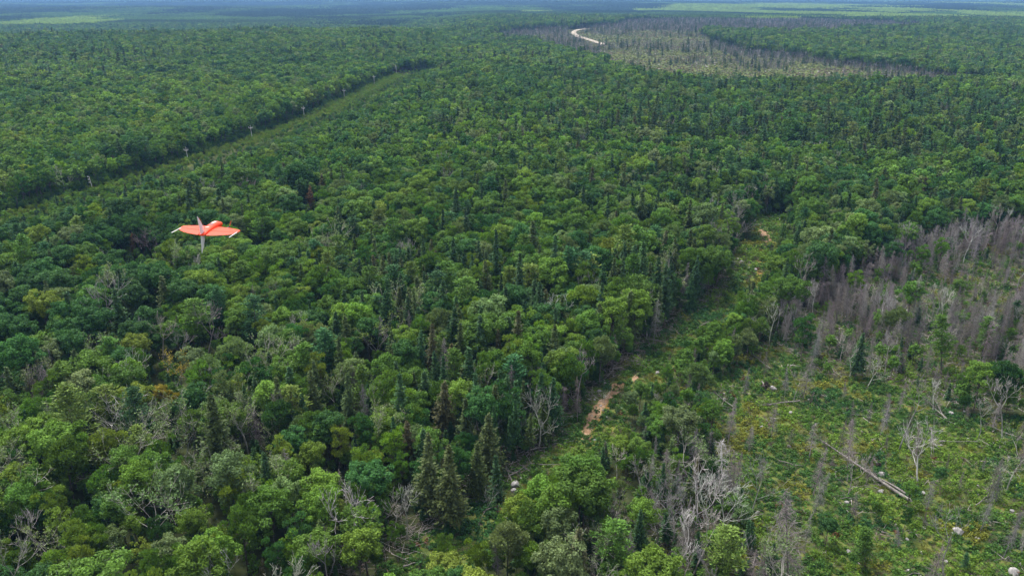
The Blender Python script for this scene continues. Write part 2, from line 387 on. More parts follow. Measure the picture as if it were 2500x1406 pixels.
def stuff(name, protos, mats, pts):
    """ONE object: its mesh holds the plants once each and a point for every place one grows; nodes plant them there"""
    V, FF, SH, MI, PID = [], [], [], [], []; n = 0
    for k, q in enumerate(protos):
        v, f, sh, mi = q.arrays(); V.append(v); FF.append(f + n); SH.append(sh); MI.append(mi); PID.append(np.full(len(v), 1000 + k)); n += len(v)
    m = len(pts['pid'])
    V.append(pts['loc']); SH.append(np.zeros(m)); PID.append(pts['pid'])
    z = np.zeros((n, 3), np.float32)
    me = bpy.data.meshes.new(name)
    for x in mats: me.materials.append(x)
    fill_mesh(me, np.concatenate(V), np.concatenate(FF), np.concatenate(MI), [
        ('shade', 'FLOAT', np.concatenate(SH).astype(np.float32)), ('pid', 'INT', np.concatenate(PID).astype(np.int32)),
        ('turn', 'FLOAT_VECTOR', np.concatenate([z, pts['turn']]).astype(np.float32)), ('scl', 'FLOAT_VECTOR', np.concatenate([z, pts['scl']]).astype(np.float32)),
        ('tint', 'FLOAT_VECTOR', np.concatenate([z, pts['tint']]).astype(np.float32))])
    o = link(name, me, kind='stuff')
    g = bpy.data.node_groups.new(name, 'GeometryNodeTree')
    g.interface.new_socket('Geometry', in_out='INPUT', socket_type='NodeSocketGeometry'); g.interface.new_socket('Geometry', in_out='OUTPUT', socket_type='NodeSocketGeometry')
    N = g.nodes; L = g.links.new
    gi = N.new('NodeGroupInput'); go = N.new('NodeGroupOutput'); jn = N.new('GeometryNodeJoinGeometry')
    def na(nm, ty):
        a = N.new('GeometryNodeInputNamedAttribute'); a.data_type = ty; a.inputs[0].default_value = nm; return a.outputs[0]
    pid = na('pid', 'INT'); turn = na('turn', 'FLOAT_VECTOR'); scl = na('scl', 'FLOAT_VECTOR')
    e2r = N.new('FunctionNodeEulerToRotation'); L(turn, e2r.inputs[0])
    def pick(val):
        c = N.new('FunctionNodeCompare'); c.data_type = 'INT'; c.operation = 'EQUAL'
        ins = [s for s in c.inputs if s.enabled]
        L(pid, ins[0]); ins[1].default_value = val
        s = N.new('GeometryNodeSeparateGeometry'); s.domain = 'POINT'; L(gi.outputs[0], s.inputs[0]); L(c.outputs[0], s.inputs[1]); return s.outputs[0]
    used = set(np.unique(pts['pid']).tolist())
    for k in range(len(protos)):
        if k not in used: continue
        ip = N.new('GeometryNodeInstanceOnPoints')
        L(pick(k), ip.inputs['Points']); L(pick(1000 + k), ip.inputs['Instance']); L(e2r.outputs[0], ip.inputs['Rotation']); L(scl, ip.inputs['Scale'])
        L(ip.outputs[0], jn.inputs[0])
    L(jn.outputs[0], go.inputs[0])
    md = o.modifiers.new('planting', 'NODES'); md.node_group = g
    return o
# ------------------------------------------------------------------ where things are: outlines on the ground, measured in the photograph's pixels
def gxy(pts): return [tuple(float(c) for c in ground(px, py)[:2]) for px, py in pts]
TRACK = [(930, 1470), (1060, 1350), (1230, 1215), (1330, 1160), (1425, 1075), (1445, 1010), (1500, 955), (1555, 915), (1640, 850), (1720, 780), (1800, 710), (1835, 630), (1865, 560), (1880, 535)]
TRACK_W = gxy(TRACK)
POLE_PX = [(228, 468, 431), (460, 396, 359), (616, 340, 306), (743, 291, 259), (841, 244, 217), (914, 209, 184), (968, 184, 161)]
LINE_W = gxy([(-260, 610), (228, 468), (460, 396), (616, 340), (743, 291), (841, 244), (914, 209), (968, 184), (1010, 160)])
CLEARCUT = [(1840, 1950), (1880, 1500), (1830, 1290), (1800, 1170), (1725, 1060), (1715, 975), (1790, 910), (1880, 860), (1990, 905), (2200, 950), (2350, 1000), (2510, 1010), (2800, 1000), (2900, 1500), (3300, 1950)]
DEADWOOD_ZONE = [(1850, 850), (1960, 745), (2080, 690), (2170, 640), (2290, 600), (2420, 570), (2900, 560), (2900, 1000), (2350, 990), (2200, 945), (1990, 900)]
OPEN_DEAD = [(2190, 700), (2300, 650), (2460, 640), (2530, 700), (2450, 800), (2250, 800), (2150, 760)]
MIXED_DEAD = [(1400, 1950), (1420, 1500), (1430, 1290), (1560, 1220), (1660, 1190), (1770, 1110), (1800, 1170), (1830, 1290), (1880, 1500), (1840, 1950)]
GREEN_BELT = [(1440, 1230), (1500, 1090), (1570, 1010), (1660, 930), (1770, 850), (1870, 810), (1880, 860), (1790, 920), (1725, 980), (1715, 1060), (1775, 1110), (1660, 1190), (1540, 1240)]
FAR_CLEAR = [(1400, 72), (1500, 68), (1720, 72), (1730, 100), (1830, 135), (1990, 150), (2150, 170), (2290, 182), (2420, 192), (2420, 222), (2150, 228), (1990, 228), (1750, 226), (1580, 206), (1480, 172), (1462, 120), (1415, 98)]
FAR_DEAD = [[(1180, 98), (1230, 76), (1395, 70), (1420, 100), (1475, 125), (1480, 160), (1440, 155), (1380, 130), (1250, 110)], [(1400, 72), (1560, 48), (1900, 44), (2250, 62), (2250, 80), (1900, 90), (1720, 82), (1600, 72)], [(1730, 108), (1830, 128), (2100, 160), (2330, 185), (2330, 192), (2150, 178), (1980, 158), (1830, 142), (1735, 120)]]
POND = [(-40, 100), (-40, 88), (18, 89), (24, 95), (10, 99)]
ROAD_PX = [(1452, 71), (1428, 72), (1408, 75), (1400, 79), (1403, 86), (1417, 92), (1438, 98), (1456, 104), (1474, 111)]

def zones(x, y):
    px, py, _ = project(x, y, height(x, y))
    jx = px + (noise(x, y, 9, 31) - .5) * 46 * np.clip(py / 700, .05, 1); jy = py + (noise(x, y, 11, 32) - .5) * 30 * np.clip(py / 700, .05, 1)
    td, ts = polydist(TRACK_W, x, y); ld, ls = polydist(LINE_W, x, y)
    d = np.hypot(x, y)
    z = {'px': px, 'py': py, 'd': d}
    z['track'] = (td < np.where(ts > 0, 7.0, 5.5) + 5 * (noise(x, y, 14, 21) - .35)) & (d < 420); z['td'] = td; z['ts'] = ts
    z['line'] = ((ls > 0) & (ld < 10 + 7 * smooth(480, 620, y) + 16 * (noise(x, y, 30, 23) - .5)) | (ls <= 0) & (ld < 5)) & (y < 1020); z['ld'] = ld; z['ls'] = ls
    wv = smooth(600, 800, d); jx += wv * (fbm(x, y, 90, 33) - .5) * 80; jy += wv * (fbm(x, y, 160, 34) - .5) * 22
    near = d < 480
    z['clear'] = inside(CLEARCUT, jx, jy) & near
    z['dead'] = inside(DEADWOOD_ZONE, jx, jy) & near & ~z['clear']
    z['open'] = inside(OPEN_DEAD, jx, jy) & near
    z['mixed'] = inside(MIXED_DEAD, jx, jy) & near & ~z['clear']
    z['belt'] = inside(GREEN_BELT, jx, jy) & near & ~z['clear']
    far = d > 700
    z['fclear'] = inside(FAR_CLEAR, jx, jy) & far
    z['fdead'] = np.zeros(np.shape(px), bool)
    for p in FAR_DEAD: z['fdead'] |= inside(p, jx, jy) & far
    return z
# ------------------------------------------------------------------ ground sheet
NR, NA = 330, 640
rad = np.concatenate([[1.0], np.geomspace(12, 15000, NR - 1)]); ang = np.arange(NA) * 2 * math.pi / NA
gx = np.outer(rad, np.sin(ang)).ravel(); gy = np.outer(rad, np.cos(ang)).ravel(); gz = height(gx, gy)
ii = np.arange(NR - 1)[:, None] * NA; jj = np.arange(NA)[None]; j2 = (jj + 1) % NA
gf = np.stack([ii + jj, ii + NA + jj, ii + NA + j2, ii + j2], -1).reshape(-1, 4)
gf = np.concatenate([gf, [[0, NA // 4, NA // 2, 3 * NA // 4]]])
zg = zones(gx, np.maximum(gy, 1)); fr = gy > 20
opn = (zg['clear'] | zg['track'] | zg['line'] | zg['open'] | zg['fclear']) & fr
ded = (zg['dead'] | zg['mixed'] | zg['fdead']) & fr
zone = np.stack([opn * 1.0, ded * 1.0, np.clip(zg['d'] / 1000, 0, 1)], 1)
gm, t, out = mat('ground')
tc = t.nodes.new('ShaderNodeTexCoord'); za = attr(t, 'zone', 'GEOMETRY'); sp = t.nodes.new('ShaderNodeSeparateXYZ'); t.links.new(za.outputs['Vector'], sp.inputs[0])
n1 = noise_node(t, .45, 6, tc.outputs['Object']); n2 = noise_node(t, .12, 4, tc.outputs['Object']); n3 = noise_node(t, 1.6, 5, tc.outputs['Object'])
floor_c = mix(t, ramp(t, n1, .35, .65), (.022, .030, .012), (.048, .058, .022))
clear_c = mix(t, ramp(t, n1, .38, .6), (.035, .055, .016), (.10, .125, .03)); clear_c = mix(t, ramp(t, n3, .58, .72), clear_c, (.11, .075, .045)); clear_c = mix(t, ramp(t, n2, .55, .7), clear_c, (.13, .13, .03))
dead_c = mix(t, ramp(t, n1, .4, .62), (.045, .042, .03), (.06, .085, .02)); dead_c = mix(t, ramp(t, n3, .55, .7), dead_c, (.13, .11, .10))
gc = mix(t, sp.outputs[0], mix(t, sp.outputs[1], floor_c, dead_c), clear_c)
p = t.nodes.new('ShaderNodeBsdfPrincipled'); p.inputs['Roughness'].default_value = .95; p.inputs['Specular IOR Level'].default_value = .05
t.links.new(gc, p.inputs['Base Color']); t.links.new(p.outputs[0], out.inputs[0])
me = bpy.data.meshes.new('ground'); me.materials.append(gm)
fill_mesh(me, np.stack([gx, gy, gz], 1), gf, np.zeros(len(gf), int), [('zone', 'FLOAT_VECTOR', zone.astype(np.float32))], True)
link('ground', me, kind='structure')

def sheet(name, outline, material, lift, jag=.5, step=.5):
    """an irregular patch of bare ground lying on the ground sheet"""
    pts = [np.array(q) for q in gxy(outline)]; ring = []
    for a, b in zip(pts, pts[1:] + pts[:1]):
        n = max(2, int(np.linalg.norm(b - a) / step)); ring += [a + (b - a) * k / n for k in range(n)]
    ring = np.array(ring); ring = (ring + np.roll(ring, 1, 0) + np.roll(ring, -1, 0)) / 3
    ring += np.stack([noise(ring[:, 0], ring[:, 1], 1.3, 41) - .5, noise(ring[:, 0], ring[:, 1], 1.3, 42) - .5], 1) * 2 * jag
    bm = bmesh.new(); vs = [bm.verts.new((x, y, height(x, y) + lift)) for x, y in ring]; bm.faces.new(vs)
    bmesh.ops.triangulate(bm, faces=bm.faces[:])
    for f in bm.faces:
        if f.normal.z < 0: f.normal_flip()
    m = bpy.data.meshes.new(name); bm.to_mesh(m); bm.free(); m.materials.append(material); return link(name, m, kind='structure')
def soil(name, a, b, c):
    m, t, out = mat(name); tc = t.nodes.new('ShaderNodeTexCoord')
    n1 = noise_node(t, .55, 6, tc.outputs['Object']); n2 = noise_node(t, 2.6, 4, tc.outputs['Object'])
    col = mix(t, ramp(t, n2, .5, .68), mix(t, ramp(t, n1, .4, .6), a, b), c)
    p = t.nodes.new('ShaderNodeBsdfPrincipled'); p.inputs['Roughness'].default_value = .95; p.inputs['Specular IOR Level'].default_value = .05
    t.links.new(col, p.inputs['Base Color']); t.links.new(p.outputs[0], out.inputs[0]); return m
SAND = soil('sandy_soil', (.21, .125, .075), (.32, .215, .14), (.11, .095, .045))
RUST = soil('rusty_grass_soil', (.17, .10, .03), (.12, .13, .03), (.24, .13, .05))
sheet('sandy_track', [(1424, 1076), (1420, 1050), (1436, 1012), (1458, 985), (1490, 955), (1500, 934), (1524, 936), (1522, 955), (1494, 968), (1476, 990), (1462, 1018), (1446, 1040), (1436, 1074)], SAND, .10)
sheet('sandy_track', [(1541, 932), (1546, 918), (1562, 909), (1560, 922), (1548, 934)], SAND, .10)
sheet('sandy_track', [(1846, 566), (1866, 556), (1880, 572), (1884, 588), (1868, 592), (1852, 580)], SAND, .12)
sheet('rusty_track', [(1290, 1246), (1320, 1200), (1352, 1176), (1372, 1180), (1350, 1212), (1322, 1252)], RUST, .08)
sheet('rusty_track', [(1425, 1062), (1450, 1022), (1480, 985), (1506, 968), (1492, 992), (1470, 1020), (1448, 1060), (1432, 1090)], RUST, .07)
sheet('rusty_track', [(1846, 640), (1856, 600), (1868, 600), (1866, 640), (1858, 690), (1848, 690)], RUST, .08)
GRAVEL = soil('gravel', (.26, .225, .18), (.33, .29, .235), (.22, .19, .15))
rp = np.array(gxy(ROAD_PX)); L_ = []
for a, b in zip(rp[:-1], rp[1:]): L_ += [a + (b - a) * k / 12 for k in range(12)]
L_ = np.array(L_ + [rp[-1]])
for _ in range(12): L_[1:-1] = (L_[:-2] + L_[1:-1] * 2 + L_[2:]) / 4
tn = np.gradient(L_, axis=0); tn /= np.linalg.norm(tn, axis=1, keepdims=True); nn = np.stack([tn[:, 1], -tn[:, 0]], 1)
prof = [(-7.5, -1.5), (-5.2, 1.4), (5.2, 1.4), (7.5, -1.5)]
rv = np.concatenate([np.column_stack([L_ + nn * o_, height(L_[:, 0], L_[:, 1]) + z_]) for o_, z_ in prof]); m_ = len(L_)
rf = np.concatenate([np.stack([np.arange(m_ - 1) + k * m_, np.arange(m_ - 1) + (k + 1) * m_, np.arange(1, m_) + (k + 1) * m_, np.arange(1, m_) + k * m_], 1) for k in range(3)])
me = bpy.data.meshes.new('gravel_road'); me.materials.append(GRAVEL); fill_mesh(me, rv, rf[:, ::-1], np.zeros(len(rf), int), []); link('gravel_road', me, kind='structure')
sheet('water', POND, plain('water', (.30, .34, .38), .15, .5), .8, jag=6, step=15)
# ------------------------------------------------------------------ plants, each kind in a few forms and three finenesses
def forms(kind, lod):
    s = {0: 1.0, 1: 2.0, 2: 3.0}[lod]; c = {0: 1.0, 1: .85, 2: .8}[lod]
    if kind == 'broadleaf_tree':
        a = [dict(h=15, r=3.5, rz=4.8, n_lobes=40, lobe=.27), dict(h=14, r=2.8, rz=5.2, n_lobes=32, upright=.8, low=-.7, lobe=.27), dict(h=15, r=4.2, rz=4.3, n_lobes=56, lobe=.23),
             dict(h=15, r=2.5, rz=5.8, n_lobes=30, upright=1.0, low=-.8, lobe=.30), dict(h=14, r=3.6, rz=4.8, n_lobes=36, lobe=.28, upright=.4), dict(h=13, r=3.0, rz=4.6, n_lobes=30, open_=.4, lobe=.28)]
        if lod == 2: a = a[:4]
        return [broadleaf(leaf=.24 * s, cover=1.25 * c, **k) for k in a]
    if kind == 'spruce_tree':
        a = [dict(h=16, r=3.8, base=2.6, whorls=28, per=11), dict(h=15.5, r=2.9, base=4.0, whorls=27, per=9, ragged=.3, thin=.2), dict(h=14, r=4.3, base=1.6, whorls=26, per=12), dict(h=17, r=2.5, base=5.0, whorls=28, per=8, ragged=.35, thin=.22)]
        if lod: a = [dict(k, whorls=int(k['whorls'] / (1.6 if lod == 1 else 2.8)), per=max(4, k['per'] - lod)) for k in a[:(4 if lod == 1 else 3)]]
        return [spruce(spray=.50 * {0: 1, 1: 1.7, 2: 2.6}[lod], **k) for k in a]
    if kind == 'pine_tree':
        a = [dict(h=17, r=3.8, base=5, whorls=11, per=5), dict(h=16, r=4.2, base=6.5, whorls=8, per=5), dict(h=15, r=3.2, base=3, whorls=12, per=5)]
        return [pine(tuft=.85 * {0: 1, 1: 1.25, 2: 1.7}[lod], n_tuft={0: 26, 1: 8, 2: 3}[lod], **k) for k in (a if lod < 2 else a[:2])]
    if kind == 'bare_tree':
        mr = {0: .026, 1: .05, 2: .08}[lod]; dp = {0: 4, 1: 3, 2: 2}[lod]
        a = [dict(h=13, trunk_r=.17, bole=.45, forks=4), dict(h=14, trunk_r=.15, bole=.6, forks=3, up=.2, spread=.5), dict(h=12, trunk_r=.22, bole=.3, forks=5, spread=.75), dict(h=13, trunk_r=.14, bole=.62, forks=3, lean=.2, spread=.45, up=.25)]
        return [bare(depth=dp, minr=mr, kids=(1, 2), **k) for k in (a if lod < 2 else a[:2])]
    if kind == 'thinning_tree':
        a = [dict(h=14, trunk_r=.17, bole=.5, forks=4), dict(h=13, trunk_r=.15, bole=.4, forks=5, spread=.7), dict(h=15, trunk_r=.16, bole=.58, forks=4)]
        return [bare(depth=4, minr=.02, kids=(1, 2), leafy=.75, leaf=.22, **k) for k in a]
    if kind == 'dead_spruce':
        mr = {0: .013, 1: .028, 2: .05}[lod]; nb = {0: 170, 1: 90, 2: 34}[lod]; sb = {0: 7, 1: 3, 2: 1}[lod]
        a = [dict(h=13, r=1.5, base=2.5), dict(h=14, r=1.9, base=3.5), dict(h=11, r=1.2, base=2), dict(h=12, r=2.3, base=1.5, droop=.1), dict(h=14, r=1.3, base=3, broken=.3), dict(h=9, r=1.4, base=.6)]
        return [dead_spruce(n=nb, twig=.8, sub=sb, minr=mr, **k) for k in (a if lod < 2 else a[:3])]
NOMH = {'broadleaf_tree': [15, 14, 15, 15, 14, 13], 'spruce_tree': [16, 15.5, 14, 17], 'pine_tree': [17, 16, 15], 'bare_tree': [13, 14, 12, 13], 'thinning_tree': [14, 13, 15], 'dead_spruce': [13, 14, 11, 12, 9.8, 9]}
KINDS = list(NOMH)
CROWN = {'broadleaf_tree': LEAF, 'spruce_tree': NEEDLE, 'pine_tree': NEEDLE, 'thinning_tree': LEAF}
PROTO = {}
for k in KINDS:
    for lod in (0, 1, 2):
        if k == 'thinning_tree' and lod: continue
        PROTO[k, lod] = forms(k, lod)
# ------------------------------------------------------------------ colours: the foliage's own
TINT = {'mid green': (.088, .172, .030), 'bright green': (.128, .228, .033), 'yellow-green': (.148, .215, .035), 'dark green': (.048, .122, .034), 'grey-green': (.128, .188, .072), 'golden': (.24, .20, .025), 'rusty': (.15, .085, .042),
        'deep green': (.040, .088, .032), 'olive': (.070, .104, .034), 'brownish': (.092, .094, .044), 'blue-green': (.052, .130, .050), 'lime': (.130, .190, .040),
        'pale grey': (.38, .365, .34), 'grey': (.24, .225, .215), 'mauve-grey': (.172, .152, .150), 'brown-grey': (.105, .088, .080)}
TN = list(TINT); TV = np.array([TINT[k] for k in TN]); TI = {k: i for i, k in enumerate(TN)}
def choose(p, names, u):
    """p: (n, k) weights -> index into names"""
    c = np.cumsum(p, 1); c /= c[:, -1:]; i = (u[:, None] > c).sum(1); return np.array([TI[n] for n in names])[i]
# ------------------------------------------------------------------ where every tree stands
def grid(s, y0, y1, jit=.42):
    nx = int(2 * (.74 * y1 + 30) / s); ny = int((y1 - y0) / (s * .87))
    j, i = np.meshgrid(np.arange(ny), np.arange(nx), indexing='ij')
    x = (i + .5 * (j % 2) - nx / 2) * s + rng.uniform(-jit, jit, i.shape) * s; y = y0 + j * s * .87 + rng.uniform(-jit, jit, i.shape) * s
    x, y = x.ravel(), y.ravel(); k = np.abs(x) < .72 * y + 28
    return x[k], y[k]
def species(x, y, s):
    z = zones(x, y); px, py, d = z['px'], z['py'], z['d']; n = len(x); u = rng.random(n); u2 = rng.random(n)
    nl = np.where(d < 520, fbm(x, y, 60, 51), .5 + 1.25 * (fbm(x, y, 170, 53) - .5)); nm = fbm(x, y, 22, 52)
    con = .18 + 1.0 * (nl - .5) + .5 * (nm - .5)
    con += .20 * smooth(1000, 1350, px) * smooth(150, 240, py) * (1 - smooth(540, 640, py))
    con += .02 * smooth(640, 800, px) * (1 - smooth(1450, 1700, px)) * smooth(560, 640, py)
    con += .12 * smooth(640, 760, px) * (1 - smooth(1380, 1480, px)) * smooth(880, 960, py)
    con += .15 * ((z['ts'] < 0) & (z['td'] < 26) & (z['d'] < 420)) * (py > 700)
    con -= .16 * (1 - smooth(600, 760, px)) * smooth(440, 500, py)
    con -= .16 * (1 - smooth(700, 900, px)) * smooth(190, 230, py) * (1 - smooth(330, 420, py))
    con += .18 * (1 - smooth(140, 210, py)) * (d < 2300)
    con = np.where(z['belt'], .12, con)
    dk = .016 + .03 * smooth(900, 1000, py) + .20 * ((z['td'] < 15) & (z['ts'] < 0) & (z['d'] < 420))
    kind = np.where(u < con, 1, 0)
    kind = np.where((u < con) & (u2 < .30 - .12 * smooth(700, 1000, px) + .25 * (noise(x, y, 45, 61) - .5)), 2, kind)
    v = rng.random(n)
    kind = np.where(v < dk, np.where(rng.random(n) < .5, 3, 5), kind)
    kind = np.where((v > .985 - .03 * smooth(850, 1000, py) * (1 - smooth(700, 900, px))) & (d < 300) & (kind == 0), 4, kind)
    a = rng.random(n)
    dz = np.where(a < .83, 5, np.where(a < .95, 3, np.where(a < .985, 0, 2)))
    kind = np.where(z['dead'], dz, kind)
    kind = np.where(z['mixed'], np.where(a < .46, 5, np.where(a < .66, 3, np.where(a < .88, 0, np.where(a < .94, 1, 4)))), kind)
    kind = np.where(z['belt'] & (a < .12), 5, kind)
    kind = np.where(z['fdead'] | z['fclear'], np.where(a < .78, 5, np.where(a < .9, 3, 1)), kind)
    kind = np.where(z['clear'] | z['open'] | z['track'], np.where(a < .74, 5, np.where(a < .84, 3, np.where(a < .95, 0, 2))), kind)
    q = rng.random(n)
    keep = np.where(kind == 0, q < min(1, (s / 4.6) ** 2), np.where(kind == 2, q < min(1, (s / 4.9) ** 2), np.where(kind == 1, q < min(1, (s / 3.7) ** 2), q < min(1, (s / 3.6) ** 2))))
    keep &= ~(z['line'])
    keep &= ~(z['track'] & (q > .035))
    keep &= ~(z['clear'] & (q > .075 + .10 * (fbm(x, y, 30, 71) > .52)))
    keep &= ~(z['open'] & (q > .40))
    keep &= ~(z['dead'] & ~z['open'] & (q > .58 + 1.7 * (fbm(x, y, 26, 72) - .5)))
    keep &= ~(z['mixed'] & (q > .85))
    keep &= ~(z['fclear'] & ~z['fdead'] & (q > .02 + .45 * (fbm(x, y, 110, 73) > .60)))
    keep &= ~(z['fdead'] & (q > .45 + .7 * fbm(x, y, 70, 74)))
    ppx, ppy = px, py
    keep &= ~(inside(POND, px, py) & (d > 900))
    rd, _ = polydist([tuple(k) for k in rp], x, y); keep &= (rd > 16) & ~((rd < 60) & (d < 1720) & (z['fclear'] | z['fdead']) & (q > .15))
    # size
    sc = np.clip(rng.normal(1.0, .16, n), .6, 1.4) * (1 + .35 * (nl - .5))
    sc *= np.where(kind == 1, rng.uniform(.62, 1.12, n), 1)
    sc *= np.where(z['clear'] | z['track'] | z['open'], np.where(np.isin(kind, (3, 5)), rng.uniform(.35, 1.0, n), rng.uniform(.22, .5, n)), 1)
    sc *= np.where(z['dead'], rng.uniform(.6, 1.05, n), 1) * np.where(z['mixed'], rng.uniform(.65, 1, n), 1) * np.where(z['belt'], rng.uniform(.6, .85, n), 1)
    sc *= np.where((z['ls'] > 0) & (y < 1050), .25 + .75 * smooth(11, 90, z['ld']), 1)
    sc *= np.where((z['ts'] > 0) & (z['td'] < 26) & (d < 420) & (py < 1230), .50 + .50 * smooth(8, 22, z['td']), 1)
    sc *= np.where((kind == 0) & (px < 1150) & (py > 640), .88, 1)
    line_y = np.interp(px, [q_[0] for q_ in TRACK], [q_[1] for q_ in TRACK])       # keep the track open to the air on its low side
    h0 = height(x, y); _, t15, _ = project(x, y, h0 + 15 * sc); over = (d < 420) & (px > 1190) & (px < 1870) & (py > line_y + 8) & (t15 < line_y + 14) & (py < line_y + 190)
    fit = np.clip((py - line_y - 14) / np.maximum(py - t15, 1), .30, 1)
    sc = np.where(over & (rng.random(n) < .85), sc * fit, sc)
    sc *= np.where(z['fclear'] | z['fdead'], .7, 1)
    # colour
    names0 = ['mid green', 'bright green', 'yellow-green', 'dark green', 'grey-green']
    light = np.clip(.5 + 2.0 * (fbm(x, y, 150, 81) - .5) + .9 * (fbm(x, y, 30, 82) - .5), 0, 1)
    oak = (1 - smooth(280, 560, px)) * smooth(560, 640, py) * (1 - smooth(930, 1010, py))
    w0 = np.stack([.9 + 0 * light, .1 + .75 * light ** 2, .03 + .30 * light ** 3 + .10 * smooth(900, 1000, py), .25 + .55 * (1 - light) + 3 * oak, .10 + .12 * light + .22 * smooth(1250, 1500, px)], 1)
    names1 = ['deep green', 'olive', 'brownish']; w1 = np.stack([.75 + 0 * light, .35 + .25 * smooth(850, 1000, py), .04 + .10 * smooth(850, 1000, py)], 1)
    names2 = ['blue-green', 'mid green', 'lime']; w2 = np.stack([.6 + 0 * light, .35 + 0 * light, .10 + .2 * light], 1)
    names3 = ['pale grey', 'grey']; w3 = np.stack([.30 + 0 * light, .70 + 0 * light], 1)
    names5 = ['mauve-grey', 'brown-grey', 'grey']; w5 = np.stack([.60 + 0 * light, .16 + 0 * light, .24 + 0 * light], 1)
    tu = rng.random(n)
    ti = np.where(kind == 0, choose(w0, names0, tu), np.where(kind == 1, choose(w1, names1, tu), np.where(kind == 2, choose(w2, names2, tu), np.where(kind == 3, choose(w3, names3, tu), choose(w5, names5, tu)))))
    ti = np.where(kind == 4, TI['grey-green'], ti)
    ti = np.where(z['belt'] & (kind == 0), choose(w0 * np.array([1, 1.6, .6, .3, 1.2]), names0, tu), ti)
    return dict(x=x[keep], y=y[keep], kind=kind[keep], s=sc[keep], ti=ti[keep], px=px[keep], py=py[keep], d=d[keep], label=[None] * int(keep.sum()))
KI = {k: i for i, k in enumerate(KINDS)}
# kind numbers above follow this order
assert KINDS == ['broadleaf_tree', 'spruce_tree', 'pine_tree', 'bare_tree', 'thinning_tree', 'dead_spruce']
near = species(*grid(3.5, 88, 640), 3.5)
more = species(*grid(2.9, 150, 400), 2.9); k_ = np.isin(more['kind'], (3, 5)); k_ &= (lambda z: (z['dead'] & (rng.random(len(k_)) < .55)) | (z['mixed'] & (rng.random(len(k_)) < .45)))(zones(more['x'], more['y'])); more['s'] *= .9
for q_ in ('x', 'y', 'kind', 's', 'ti', 'px', 'py', 'd'): near[q_] = np.concatenate([near[q_], more[q_][k_]])
